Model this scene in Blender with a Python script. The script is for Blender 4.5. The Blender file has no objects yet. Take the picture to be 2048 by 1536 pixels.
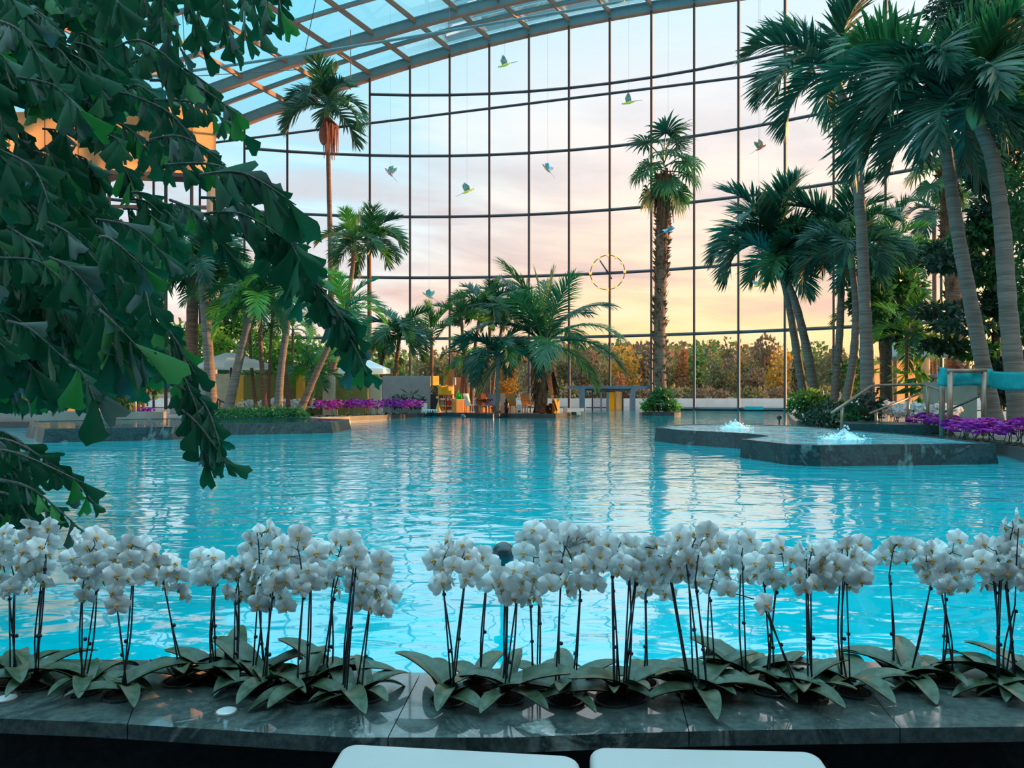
import bpy, bmesh, math, random
from mathutils import Vector, Matrix, noise

# ------------------------------------------------------------------ frame of reference
F, CX, CY, H = 1480.0, 1024.0, 793.0, 1.0
PI = math.pi
R = math.radians
col = bpy.context.scene.collection
rnd = random.Random(7)


def W(px, py, Y):
    return Vector(((px - CX) / F * Y, Y, H - (py - CY) / F * Y))


def G(px, py, z=0.0):
    Y = F * (H - z) / (py - CY)
    return Vector(((px - CX) / F * Y, Y, z))


FC, FR = (-7.0, 10.0), 48.0                # the glass front stands on an arc


def fdepth(px):
    k = (px - CX) / F
    a, b, c = 1 + k * k, -2 * (k * FC[0] + FC[1]), FC[0] ** 2 + FC[1] ** 2 - FR ** 2
    return (-b + math.sqrt(b * b - 4 * a * c)) / (2 * a)


def fpt(th, z=0.0, inset=0.0):
    r = FR - inset
    return Vector((FC[0] + r * math.sin(th), FC[1] + r * math.cos(th), z))


def ztop(X):
    return 29.5 - 0.00916 * (X - 9) ** 2


ORD = ('first second third fourth fifth sixth seventh eighth ninth tenth eleventh twelfth thirteenth fourteenth fifteenth '
       'sixteenth seventeenth eighteenth nineteenth twentieth twenty-first twenty-second twenty-third twenty-fourth '
       'twenty-fifth twenty-sixth twenty-seventh twenty-eighth twenty-ninth thirtieth thirty-first thirty-second '
       'thirty-third thirty-fourth thirty-fifth thirty-sixth').split()


# ------------------------------------------------------------------ materials
def nodes_of(name):
    m = bpy.data.materials.new(name)
    m.use_nodes = True
    nt = m.node_tree
    nt.nodes.clear()
    out = nt.nodes.new('ShaderNodeOutputMaterial')
    return m, nt, out


def ramp(nt, fac, stops):
    r = nt.nodes.new('ShaderNodeValToRGB')
    e = r.color_ramp.elements
    while len(e) < len(stops):
        e.new(0.5)
    for k, (p, c) in enumerate(stops):
        e[k].position = p
        e[k].color = (c[0], c[1], c[2], 1)
    nt.links.new(fac, r.inputs[0])
    return r.outputs[0]


def tex_noise(nt, scale, detail=4, rough=0.55, stretch=None, dist=0.0):
    tc = nt.nodes.new('ShaderNodeTexCoord')
    n = nt.nodes.new('ShaderNodeTexNoise')
    n.inputs['Scale'].default_value = scale
    n.inputs['Detail'].default_value = detail
    n.inputs['Roughness'].default_value = rough
    n.inputs['Distortion'].default_value = dist
    src = tc.outputs['Object']
    if stretch:
        mp = nt.nodes.new('ShaderNodeMapping')
        mp.inputs['Scale'].default_value = stretch
        nt.links.new(src, mp.inputs[0])
        src = mp.outputs[0]
    nt.links.new(src, n.inputs['Vector'])
    return n


def pmat(name, c, c2=None, rough=0.6, scale=6.0, bump=0.0, bscale=None, metal=0.0, spec=0.5, emit=None, estr=0.0,
         transl=0.0, stretch=None, lo=0.35, hi=0.65):
    m, nt, out = nodes_of(name)
    p = nt.nodes.new('ShaderNodeBsdfPrincipled')
    p.inputs['Roughness'].default_value = rough
    p.inputs['Metallic'].default_value = metal
    p.inputs['Specular IOR Level'].default_value = spec
    p.inputs['Base Color'].default_value = (*c, 1)
    src = None
    if c2:
        n = tex_noise(nt, scale, stretch=stretch)
        src = ramp(nt, n.outputs['Fac'], [(lo, c), (hi, c2)])
        nt.links.new(src, p.inputs['Base Color'])
    if bump:
        n2 = tex_noise(nt, bscale or scale * 4, stretch=stretch)
        b = nt.nodes.new('ShaderNodeBump')
        b.inputs['Strength'].default_value = bump
        b.inputs['Distance'].default_value = 0.05
        nt.links.new(n2.outputs['Fac'], b.inputs['Height'])
        nt.links.new(b.outputs[0], p.inputs['Normal'])
    if emit:
        p.inputs['Emission Color'].default_value = (*emit, 1)
        p.inputs['Emission Strength'].default_value = estr
    last = p.outputs[0]
    if transl:
        t = nt.nodes.new('ShaderNodeBsdfTranslucent')
        t.inputs[0].default_value = (*[min(1, x * 1.5) for x in (c2 or c)], 1)
        mx = nt.nodes.new('ShaderNodeMixShader')
        mx.inputs[0].default_value = transl
        nt.links.new(last, mx.inputs[1])
        nt.links.new(t.outputs[0], mx.inputs[2])
        last = mx.outputs[0]
    nt.links.new(last, out.inputs[0])
    return m


def glass_mat(name, tint, refl=0.06):
    m, nt, out = nodes_of(name)
    t = nt.nodes.new('ShaderNodeBsdfTransparent')
    t.inputs[0].default_value = (*tint, 1)
    g = nt.nodes.new('ShaderNodeBsdfGlossy')
    g.inputs['Roughness'].default_value = 0.02
    fr = nt.nodes.new('ShaderNodeFresnel')
    fr.inputs[0].default_value = 1.35
    mu = nt.nodes.new('ShaderNodeMath')
    mu.operation = 'MULTIPLY'
    mu.inputs[1].default_value = 0.8
    nt.links.new(fr.outputs[0], mu.inputs[0])
    mx = nt.nodes.new('ShaderNodeMixShader')
    nt.links.new(mu.outputs[0], mx.inputs[0])
    nt.links.new(t.outputs[0], mx.inputs[1])
    nt.links.new(g.outputs[0], mx.inputs[2])
    nt.links.new(mx.outputs[0], out.inputs[0])
    return m


def water_mat(name, body, clear, clear_tint, wave=3.0, strength=0.5, power=3.2, low=2.2, sx=0.75, det=3):
    m, nt, out = nodes_of(name)
    n1 = tex_noise(nt, wave, detail=det, rough=0.5, stretch=(sx, 1.0, 1.0), dist=0.6)
    n2 = tex_noise(nt, wave * 0.28, detail=2, rough=0.5, stretch=(0.8, 1.0, 1.0), dist=0.3)
    ad = nt.nodes.new('ShaderNodeMath')
    ad.operation = 'MULTIPLY_ADD'
    ad.inputs[1].default_value = low
    nt.links.new(n2.outputs['Fac'], ad.inputs[0])
    nt.links.new(n1.outputs['Fac'], ad.inputs[2])
    b = nt.nodes.new('ShaderNodeBump')
    b.inputs['Strength'].default_value = strength
    b.inputs['Distance'].default_value = 0.06
    nt.links.new(ad.outputs[0], b.inputs['Height'])
    d = nt.nodes.new('ShaderNodeBsdfDiffuse')
    d.inputs[0].default_value = (*body, 1)
    t = nt.nodes.new('ShaderNodeBsdfTransparent')
    t.inputs[0].default_value = (*clear_tint, 1)
    m1 = nt.nodes.new('ShaderNodeMixShader')
    m1.inputs[0].default_value = clear
    nt.links.new(d.outputs[0], m1.inputs[1])
    nt.links.new(t.outputs[0], m1.inputs[2])
    g = nt.nodes.new('ShaderNodeBsdfGlossy')
    g.inputs['Roughness'].default_value = 0.03
    fr = nt.nodes.new('ShaderNodeLayerWeight')
    fr.inputs['Blend'].default_value = 0.5
    for x in (g.inputs['Normal'], fr.inputs['Normal']):
        nt.links.new(b.outputs[0], x)
    pw = nt.nodes.new('ShaderNodeMath')
    pw.operation = 'POWER'
    pw.use_clamp = True
    pw.inputs[1].default_value = power
    nt.links.new(fr.outputs['Facing'], pw.inputs[0])
    m2 = nt.nodes.new('ShaderNodeMixShader')
    nt.links.new(pw.outputs[0], m2.inputs[0])
    nt.links.new(m1.outputs[0], m2.inputs[1])
    nt.links.new(g.outputs[0], m2.inputs[2])
    nt.links.new(m2.outputs[0], out.inputs[0])
    return m


def stone_mat(name, dark, mid, vein, rough=0.15, scale=2.2, coat=0.0):
    m, nt, out = nodes_of(name)
    p = nt.nodes.new('ShaderNodeBsdfPrincipled')
    p.inputs['Roughness'].default_value = rough
    p.inputs['Coat Weight'].default_value = coat
    p.inputs['Specular IOR Level'].default_value = 0.3
    p.inputs['Coat IOR'].default_value = 2.1
    p.inputs['Coat Roughness'].default_value = 0.04
    n = tex_noise(nt, scale, detail=9, rough=0.68, dist=1.6)
    c = ramp(nt, n.outputs['Fac'], [(0.3, dark), (0.5, mid), (0.58, dark), (0.66, vein), (0.75, mid)])
    n2 = tex_noise(nt, scale * 22, detail=5, rough=0.7)
    r2 = ramp(nt, n2.outputs['Fac'], [(0.3, (0.45, 0.45, 0.45)), (0.7, (1.3, 1.3, 1.3))])
    mx = nt.nodes.new('ShaderNodeMix')
    mx.data_type = 'RGBA'
    mx.blend_type = 'MULTIPLY'
    mx.inputs[0].default_value = 1.0
    nt.links.new(c, mx.inputs[6])
    nt.links.new(r2, mx.inputs[7])
    nt.links.new(mx.outputs[2], p.inputs['Base Color'])
    nt.links.new(p.outputs[0], out.inputs[0])
    return m


M = {}
M['frond'] = pmat('palm_frond', (0.010, 0.085, 0.035), (0.035, 0.150, 0.045), rough=0.42, scale=3, transl=0.30)
M['frond_teal'] = pmat('palm_frond_blue_green', (0.008, 0.060, 0.042), (0.020, 0.105, 0.060), rough=0.42, scale=3, transl=0.25)
M['frond_yellow'] = pmat('yellowing_frond', (0.45, 0.20, 0.02), (0.60, 0.33, 0.03), rough=0.5, scale=3, transl=0.3)
M['frond_light'] = pmat('young_frond', (0.05, 0.22, 0.03), (0.10, 0.30, 0.03), rough=0.45, scale=3, transl=0.3)
M['shaft'] = pmat('crownshaft', (0.10, 0.20, 0.07), (0.20, 0.26, 0.10), rough=0.5, scale=4)
M['trunk_grey'] = pmat('grey_ringed_trunk', (0.13, 0.10, 0.085), (0.25, 0.20, 0.17), rough=0.85, scale=5, stretch=(0.3, 0.3, 5), bump=0.6)
M['trunk_brown'] = pmat('brown_ringed_trunk', (0.12, 0.06, 0.04), (0.27, 0.15, 0.10), rough=0.85, scale=5, stretch=(0.3, 0.3, 5), bump=0.6)
M['fibre'] = pmat('palm_fibre', (0.10, 0.045, 0.025), (0.24, 0.11, 0.055), rough=0.95, scale=9, bump=0.8)
M['straw'] = pmat('dead_frond', (0.10, 0.055, 0.03), (0.26, 0.13, 0.06), rough=0.9, scale=7)
M['inflo'] = pmat('palm_flower_stalk', (0.22, 0.065, 0.05), (0.34, 0.12, 0.085), rough=0.7, scale=8)
M['fish'] = pmat('fishtail_leaf', (0.003, 0.046, 0.021), (0.011, 0.098, 0.043), rough=0.45, scale=1.6, transl=0.25, spec=0.18)
M['fish_sheen'] = pmat('fishtail_leaf_sheen', (0.02, 0.07, 0.052), (0.07, 0.125, 0.105), rough=0.45, scale=2.5, transl=0.1)  # grey highlights on some leaflets put into the colour
M['fish_backlit'] = pmat('fishtail_leaf_backlit', (0.006, 0.13, 0.035), (0.025, 0.20, 0.03), rough=0.5, scale=2.0, transl=0.35)  # light shining through some leaflets put into the colour
M['bark'] = pmat('bark', (0.05, 0.05, 0.04), (0.12, 0.11, 0.09), rough=0.9, scale=10, bump=0.6)
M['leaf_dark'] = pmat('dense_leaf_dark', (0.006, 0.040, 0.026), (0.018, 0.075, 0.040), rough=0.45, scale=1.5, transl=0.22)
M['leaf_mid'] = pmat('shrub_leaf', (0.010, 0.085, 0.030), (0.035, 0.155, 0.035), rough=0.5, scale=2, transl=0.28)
M['leaf_lime'] = pmat('shrub_leaf_lime', (0.05, 0.18, 0.02), (0.13, 0.30, 0.03), rough=0.5, scale=2, transl=0.35)  # lighter yellow-green leaf tone
M['oleaf_green'] = pmat('outdoor_leaf_green', (0.05, 0.13, 0.03), (0.11, 0.19, 0.05), rough=0.8, scale=0.6, transl=0.2)
M['oleaf_olive'] = pmat('outdoor_leaf_olive', (0.095, 0.095, 0.034), (0.165, 0.14, 0.055), rough=0.8, scale=0.6, transl=0.2)
M['oleaf_brown'] = pmat('outdoor_leaf_brown', (0.11, 0.078, 0.045), (0.18, 0.12, 0.068), rough=0.8, scale=0.6, transl=0.2)
M['oleaf_rust'] = pmat('outdoor_leaf_rust', (0.20, 0.075, 0.025), (0.34, 0.14, 0.05), rough=0.8, scale=0.6, transl=0.2)
M['oleaf_gold'] = pmat('outdoor_leaf_gold', (0.32, 0.15, 0.02), (0.50, 0.27, 0.03), rough=0.8, scale=0.8, transl=0.25)
M['oleaf_dark'] = pmat('outdoor_leaf_dark', (0.04, 0.05, 0.025), (0.07, 0.08, 0.04), rough=0.8, scale=0.6)
M['oleaf_lush'] = pmat('outdoor_leaf_lush', (0.04, 0.17, 0.015), (0.12, 0.28, 0.03), rough=0.7, scale=0.8, transl=0.25)
M['steel'] = pmat('facade_steel', (0.034, 0.030, 0.045), (0.05, 0.045, 0.062), rough=0.6, scale=2)
M['roof_steel'] = pmat('roof_steel_painted', (0.13, 0.30, 0.36), (0.16, 0.35, 0.41), rough=0.5, scale=1)
M['roof_sunlit'] = pmat('roof_steel_sunlit', (0.34, 0.20, 0.15), (0.40, 0.24, 0.18), rough=0.5, scale=1)  # orange sunlight on purlins and lower flanges put into this colour
M['glass'] = glass_mat('facade_glass', (0.97, 0.985, 0.99))
M['roof_glass'] = glass_mat('roof_glass', (0.66, 0.93, 0.99))
M['water'] = water_mat('pool_water', (0.0, 0.80, 0.96), 0.18, (0.25, 0.95, 0.98), wave=3.9, strength=0.24, power=2.45, low=1.35, sx=0.55, det=1.8)
M['whirl_water'] = water_mat('whirlpool_water', (0.16, 0.66, 0.76), 0.2, (0.4, 0.95, 1), wave=6.0, strength=0.8, power=3.4)
M['still_water'] = water_mat('still_water_reflection_tone', (0.005, 0.10, 0.13), 0.0, (0.4, 0.95, 1), wave=3.0, strength=0.12, power=3.0)  # dark reflection of the shrubs put into the body colour
M['out_water'] = water_mat('outdoor_water', (0.42, 0.40, 0.42), 0.0, (1, 1, 1), wave=1.2, strength=0.25)
M['foam'] = pmat('foam', (0.42, 0.75, 0.82), (0.85, 0.93, 0.95), rough=0.5, scale=14, bump=0.5)
M['stone'] = stone_mat('polished_dark_stone', (0.035, 0.065, 0.066), (0.12, 0.155, 0.150), (0.40, 0.45, 0.43), rough=0.4, scale=1.9, coat=1.0)
M['stone_grey'] = stone_mat('polished_grey_stone', (0.17, 0.17, 0.165), (0.26, 0.25, 0.24), (0.38, 0.37, 0.36), rough=0.16, scale=2.5)
M['stone_wall'] = stone_mat('rough_dark_stone', (0.006, 0.012, 0.022), (0.014, 0.026, 0.036), (0.03, 0.045, 0.06), rough=0.5, scale=1.2)
M['stone_basin'] = stone_mat('teal_marble', (0.006, 0.030, 0.036), (0.018, 0.062, 0.070), (0.10, 0.18, 0.18), rough=0.3, scale=0.9)
M['deck'] = pmat('pool_deck_stone', (0.17, 0.14, 0.12), (0.26, 0.22, 0.19), rough=0.6, scale=0.7)
M['kerb'] = pmat('dark_pool_edge', (0.012, 0.022, 0.028), (0.03, 0.045, 0.05), rough=0.3, scale=3)
M['soil'] = pmat('bark_mulch', (0.006, 0.006, 0.005), (0.015, 0.012, 0.010), rough=0.95, scale=30, bump=0.8)
M['white_pad'] = pmat('white_vinyl', (0.47, 0.45, 0.445), (0.51, 0.49, 0.485), rough=0.45, scale=3, bump=0.04, bscale=120)
M['white_frame'] = pmat('white_metal', (0.7, 0.72, 0.74), rough=0.35)
M['orchid_leaf'] = pmat('orchid_leaf', (0.028, 0.066, 0.036), (0.105, 0.145, 0.085), rough=0.34, scale=9, lo=0.3, hi=0.75)
M['orchid_stem'] = pmat('orchid_stem', (0.020, 0.045, 0.030), (0.035, 0.030, 0.040), rough=0.5, scale=12)
M['stake'] = pmat('dark_stake', (0.010, 0.016, 0.045), (0.02, 0.02, 0.05), rough=0.4, scale=8)
M['petal_white'] = pmat('white_petal', (0.84, 0.86, 0.87), (0.90, 0.91, 0.92), rough=0.55, scale=40, transl=0.22)
M['petal_mag'] = pmat('magenta_petal', (0.36, 0.008, 0.22), (0.58, 0.03, 0.38), rough=0.5, scale=10, transl=0.25)
M['petal_violet'] = pmat('violet_petal', (0.20, 0.012, 0.26), (0.38, 0.03, 0.44), rough=0.5, scale=10, transl=0.25)
M['lip'] = pmat('orchid_lip', (0.62, 0.24, 0.05), (0.80, 0.52, 0.15), rough=0.5, scale=150)
M['tan'] = pmat('tan_render', (0.42, 0.32, 0.22), (0.50, 0.39, 0.28), rough=0.8, scale=3)
M['sun_render'] = pmat('sunlit_render', (0.66, 0.29, 0.02), (0.72, 0.34, 0.03), rough=0.7, scale=2)  # yellow sun strips on the garden wall put into the colour
M['olive'] = pmat('olive_render', (0.13, 0.12, 0.02), (0.19, 0.16, 0.035), rough=0.7, scale=2)
M['grey_panel'] = pmat('grey_panel', (0.24, 0.23, 0.24), (0.29, 0.28, 0.28), rough=0.6, scale=3)
M['sage_panel'] = pmat('sage_panel', (0.22, 0.32, 0.29), (0.29, 0.38, 0.35), rough=0.7, scale=4)
M['wood_panel'] = pmat('golden_board', (0.74, 0.31, 0.08), (0.82, 0.38, 0.12), rough=0.6, scale=3, stretch=(6, 6, 1))
M['yellow_panel'] = pmat('yellow_board', (0.86, 0.34, 0.01), (0.92, 0.40, 0.02), rough=0.5, scale=3)
M['peach'] = pmat('peach_fabric', (0.70, 0.42, 0.24), (0.78, 0.50, 0.30), rough=0.8, scale=3, transl=0.5)
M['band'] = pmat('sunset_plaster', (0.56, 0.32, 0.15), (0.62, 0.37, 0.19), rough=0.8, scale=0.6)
M['column'] = pmat('column_plaster', (0.70, 0.50, 0.34), (0.76, 0.56, 0.40), rough=0.8, scale=1)
M['cream'] = pmat('cream_board', (0.74, 0.64, 0.54), (0.80, 0.71, 0.62), rough=0.6, scale=5)
M['lilac'] = pmat('lilac_board', (0.38, 0.33, 0.44), (0.50, 0.44, 0.54), rough=0.6, scale=14)
M['black'] = pmat('black_plastic', (0.012, 0.013, 0.018), (0.03, 0.03, 0.035), rough=0.4, scale=8)
M['ball'] = pmat('dark_glazed_ball', (0.020, 0.045, 0.055), (0.035, 0.06, 0.07), rough=0.25, scale=6)
M['bottle'] = pmat('green_glass', (0.01, 0.42, 0.03), (0.03, 0.55, 0.05), rough=0.15, scale=6, transl=0.4)
M['terracotta'] = pmat('terracotta', (0.42, 0.13, 0.05), (0.52, 0.18, 0.08), rough=0.8, scale=10)
M['canvas'] = pmat('white_canvas', (0.78, 0.78, 0.80), (0.84, 0.83, 0.84), rough=0.8, scale=2, transl=0.3)
M['teal_cloth'] = pmat('teal_cloth', (0.004, 0.34, 0.38), (0.01, 0.42, 0.45), rough=0.8, scale=8, transl=0.2)
M['rail'] = pmat('brushed_steel', (0.24, 0.16, 0.12), (0.32, 0.22, 0.17), rough=0.4, scale=4, metal=0.6)
M['tile'] = None
M['bulb'] = pmat('lit_bulb', (1, 0.6, 0.2), rough=0.4, emit=(1.0, 0.15, 0.01), estr=2.2)
M['hand'] = pmat('clock_hand', (0.07, 0.065, 0.09), rough=0.4)
M['red'] = pmat('red_paint', (0.70, 0.06, 0.05), rough=0.5)
M['hill'] = pmat('wooded_hillside', (0.085, 0.062, 0.035), (0.15, 0.10, 0.055), rough=0.95, scale=0.12)
M['bank'] = pmat('dry_grass', (0.10, 0.075, 0.03), (0.20, 0.13, 0.06), rough=0.95, scale=0.5)
M['pale_wall'] = pmat('pale_terrace', (0.62, 0.56, 0.54), (0.72, 0.66, 0.64), rough=0.6, scale=1)
M['wire'] = pmat('thin_wire', (0.06, 0.08, 0.10), rough=0.4)
BIRD = {k: pmat('bird_' + k, c, c2, rough=0.6, scale=20) for k, c, c2 in (
    ('yellow', (0.90, 0.60, 0.05), (0.92, 0.70, 0.12)), ('red', (0.75, 0.13, 0.10), (0.85, 0.2, 0.15)),
    ('pink', (0.72, 0.16, 0.20), (0.8, 0.25, 0.27)), ('orange', (0.75, 0.28, 0.12), (0.8, 0.35, 0.2)),
    ('blue', (0.10, 0.22, 0.42), (0.18, 0.32, 0.5)), ('wing', (0.10, 0.16, 0.13), (0.26, 0.36, 0.30)),
    ('wingblue', (0.12, 0.30, 0.42), (0.22, 0.40, 0.5)))}


def tile_mat():
    m, nt, out = nodes_of('pool_tile')
    p = nt.nodes.new('ShaderNodeBsdfPrincipled')
    p.inputs['Roughness'].default_value = 0.35
    tc = nt.nodes.new('ShaderNodeTexCoord')
    b = nt.nodes.new('ShaderNodeTexBrick')
    b.offset = 0.0
    b.inputs['Color1'].default_value = (0.02, 0.66, 0.78, 1)
    b.inputs['Color2'].default_value = (0.03, 0.72, 0.82, 1)
    b.inputs['Mortar'].default_value = (0.0, 0.30, 0.42, 1)
    b.inputs['Scale'].default_value = 1.0
    b.inputs['Mortar Size'].default_value = 0.012
    b.inputs['Brick Width'].default_value = 0.5
    b.inputs['Row Height'].default_value = 0.5
    nt.links.new(tc.outputs['Object'], b.inputs['Vector'])
    nt.links.new(b.outputs[0], p.inputs['Base Color'])
    nt.links.new(p.outputs[0], out.inputs[0])
    return m


M['tile'] = tile_mat()


# ------------------------------------------------------------------ mesh helpers
class MB:
    def __init__(s):
        s.v, s.f, s.mi = [], [], []

    def add(s, vs, fs, mi=0):
        o = len(s.v)
        s.v += [tuple(v) for v in vs]
        for f in fs:
            s.f.append(tuple(i + o for i in f))
            s.mi.append(mi)
        return s

    def box(s, a, b, mi=0, rz=0.0, pivot=None):
        (x0, y0, z0), (x1, y1, z1) = a, b
        vs = [Vector(p) for p in ((x0, y0, z0), (x1, y0, z0), (x1, y1, z0), (x0, y1, z0), (x0, y0, z1), (x1, y0, z1), (x1, y1, z1), (x0, y1, z1))]
        if rz:
            c = Vector(pivot) if pivot else (vs[0] + vs[6]) / 2
            mt = Matrix.Rotation(rz, 3, 'Z')
            vs = [mt @ (v - c) + c for v in vs]
        return s.add(vs, [(0, 3, 2, 1), (4, 5, 6, 7), (0, 1, 5, 4), (1, 2, 6, 5), (2, 3, 7, 6), (3, 0, 4, 7)], mi)

    def tube(s, pts, rad, n=8, mi=0, cap=True, squash=1.0):
        pts = [Vector(p) for p in pts]
        if not hasattr(rad, '__len__'):
            rad = [rad] * len(pts)
        vs, fs = [], []
        up = Vector((0, 0, 1))
        for k, p in enumerate(pts):
            d = (pts[min(k + 1, len(pts) - 1)] - pts[max(k - 1, 0)]).normalized()
            ref = Vector((0, 1, 0)) if abs(d.dot(up)) > 0.9 else up
            a = d.cross(ref).normalized()
            b = d.cross(a).normalized()
            for j in range(n):
                t = 2 * PI * j / n
                vs.append(p + a * (rad[k] * math.cos(t)) + b * (rad[k] * squash * math.sin(t)))
        for k in range(len(pts) - 1):
            for j in range(n):
                j2 = (j + 1) % n
                fs.append((k * n + j, k * n + j2, (k + 1) * n + j2, (k + 1) * n + j))
        if cap:
            fs.append(tuple(range(n))[::-1])
            fs.append(tuple((len(pts) - 1) * n + j for j in range(n)))
        return s.add(vs, fs, mi)

    def lathe(s, c, prof, n=20, mi=0):
        """prof: (radius, z) from bottom to top around the point c"""
        vs, fs = [], []
        for r, z in prof:
            for j in range(n):
                t = 2 * PI * j / n
                vs.append((c[0] + r * math.cos(t), c[1] + r * math.sin(t), c[2] + z))
        for k in range(len(prof) - 1):
            for j in range(n):
                j2 = (j + 1) % n
                fs.append((k * n + j, k * n + j2, (k + 1) * n + j2, (k + 1) * n + j))
        fs.append(tuple(range(n))[::-1])
        fs.append(tuple((len(prof) - 1) * n + j for j in range(n)))
        return s.add(vs, fs, mi)

    def ball(s, c, r, n=14, mi=0, sc=(1, 1, 1)):
        vs, fs = [], []
        m = n // 2
        c = Vector(c)
        for i in range(1, m):
            a = PI * i / m
            for j in range(n):
                t = 2 * PI * j / n
                vs.append(c + Vector((r * sc[0] * math.sin(a) * math.cos(t), r * sc[1] * math.sin(a) * math.sin(t), r * sc[2] * math.cos(a))))
        vs += [c + Vector((0, 0, r * sc[2])), c - Vector((0, 0, r * sc[2]))]
        for i in range(m - 2):
            for j in range(n):
                j2 = (j + 1) % n
                fs.append((i * n + j, (i + 1) * n + j, (i + 1) * n + j2, i * n + j2))
        N = (m - 1) * n
        for j in range(n):
            j2 = (j + 1) % n
            fs.append((N, j, j2))
            fs.append((N + 1, (m - 2) * n + j2, (m - 2) * n + j))
        return s.add(vs, fs, mi)

    def prism(s, poly, z0, z1, mi=0, grow=0.0):
        """poly: xy points, counter-clockwise or not; grow widens the foot"""
        n = len(poly)
        c = sum((Vector((p[0], p[1])) for p in poly), Vector((0, 0))) / n
        bot = []
        for p in poly:
            d = (Vector((p[0], p[1])) - c)
            d = d + d.normalized() * grow
            bot.append((c.x + d.x, c.y + d.y, z0))
        top = [(p[0], p[1], z1) for p in poly]
        fs = [(i, (i + 1) % n, n + (i + 1) % n, n + i) for i in range(n)]
        fs += [tuple(range(n, 2 * n)), tuple(range(n))[::-1]]
        return s.add(bot + top, fs, mi)

    def mesh(s, name, mats, off=None, smooth=False):
        me = bpy.data.meshes.new(name)
        vs = s.v if off is None else [(x - off[0], y - off[1], z - off[2]) for x, y, z in s.v]
        me.from_pydata(vs, [], s.f)
        for m in (mats if isinstance(mats, (list, tuple)) else [mats]):
            me.materials.append(m)
        if any(s.mi):
            me.polygons.foreach_set('material_index', s.mi)
        if smooth:
            me.polygons.foreach_set('use_smooth', [True] * len(s.f))
        me.update()
        return me

    def build(s, name, mats, parent=None, smooth=False, base=None):
        off = parent_world(parent) if parent is not None else base
        o = bpy.data.objects.new(name, s.mesh(name, mats, off, smooth))
        col.objects.link(o)
        if parent is not None:
            o.parent = parent
        elif base is not None:
            o.location = base
        return o


def parent_world(p):
    w = Vector(p.location)
    while p.parent is not None:
        p = p.parent
        w = w + p.location
    return w


def tag(o, label, cat=None, group=None, kind=None):
    o['label'] = label
    if cat:
        o['category'] = cat
    if group:
        o['group'] = group
    if kind:
        o['kind'] = kind
    return o


def thing(name, label, cat, loc, group=None):
    o = bpy.data.objects.new(name, None)
    o.empty_display_size = 0.2
    col.objects.link(o)
    o.location = loc
    return tag(o, label, cat, group)


def struct(mb, name, mats, label, cat='structure', smooth=False):
    return tag(mb.build(name, mats, smooth=smooth), label, cat, kind='structure')


def inst(name, me, parent, mat4):
    """a part that shares mesh data; mat4 in world space (parent unrotated)"""
    o = bpy.data.objects.new(name, me)
    col.objects.link(o)
    o.parent = parent
    o.matrix_basis = Matrix.Translation(-parent_world(parent)) @ mat4
    return o


def smooth_path(pts, k=6):
    """Catmull-Rom through the points"""
    pts = [Vector(p) for p in pts]
    if len(pts) < 3:
        return [pts[0].lerp(pts[-1], i / k) for i in range(k + 1)]
    out = []
    for i in range(len(pts) - 1):
        p0, p1, p2, p3 = pts[max(i - 1, 0)], pts[i], pts[i + 1], pts[min(i + 2, len(pts) - 1)]
        for j in range(k):
            t = j / k
            out.append(0.5 * ((2 * p1) + (p2 - p0) * t + (2 * p0 - 5 * p1 + 4 * p2 - p3) * t * t + (3 * p1 - p0 - 3 * p2 + p3) * t ** 3))
    out.append(pts[-1])
    return out


def rand_unit(r):
    z = r.uniform(-1, 1)
    t = r.uniform(0, 2 * PI)
    s = math.sqrt(1 - z * z)
    return Vector((s * math.cos(t), s * math.sin(t), z))


def leaf_cloud(mb, c, rad, n, size, r, aspect=0.45, shell=0.45, mi=0, droop=0.25):
    c = Vector(c)
    for _ in range(n):
        u = rand_unit(r)
        q = shell + (1 - shell) * r.random() ** 0.6
        q *= 1 + 0.22 * noise.noise(u * 2.3 + c * 0.37)
        p = c + Vector((u.x * rad[0], u.y * rad[1], u.z * rad[2])) * q
        d = (rand_unit(r) + u * 0.7 - Vector((0, 0, droop))).normalized()
        side = d.cross(rand_unit(r)).normalized()
        L = size * r.uniform(0.6, 1.35)
        w = L * aspect
        mb.add([p, p + d * L * 0.45 + side * w * 0.5, p + d * L, p + d * L * 0.45 - side * w * 0.5], [(0, 1, 2, 3)], mi)
    return mb

# ------------------------------------------------------------------ camera, sky, sun
cam = bpy.data.cameras.new('camera')
cam.sensor_width = 36.0
cam.lens = F / 2048 * 36.0
cam.shift_y = (CY - 768) / 2048
cam.clip_end = 3000
cam.clip_start = 0.05
co = bpy.data.objects.new('camera', cam)
co.location = (0, 0, H)
co.rotation_euler = (PI / 2, 0, 0)
col.objects.link(co)
sc = bpy.context.scene
sc.camera = co
vs_ = sc.view_settings
vs_.view_transform = 'Standard'
vs_.look = 'None'
vs_.gamma = 1.0
vs_.exposure = 0.40
vs_.use_curve_mapping = False
sc.cycles.use_denoising = True
sc.cycles.max_bounces = 6
sc.cycles.adaptive_threshold = 0.02
sc.cycles.transparent_max_bounces = 14
sc.cycles.caustics_reflective = False
sc.cycles.caustics_refractive = False
sc.cycles.sample_clamp_indirect = 4.0

SUN_AZ, SUN_EL = R(70), R(7.5)
sund = Vector((math.sin(SUN_AZ) * math.cos(SUN_EL), math.cos(SUN_AZ) * math.cos(SUN_EL), math.sin(SUN_EL)))
sl = bpy.data.lights.new('low_sun', 'SUN')
sl.energy = 8.5
sl.color = (1.0, 0.47, 0.17)
sl.angle = R(1.2)
so = bpy.data.objects.new('low_sun', sl)
so.rotation_euler = sund.to_track_quat('Z', 'Y').to_euler()
so.location = (30, 30, 20)
col.objects.link(so)


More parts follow.
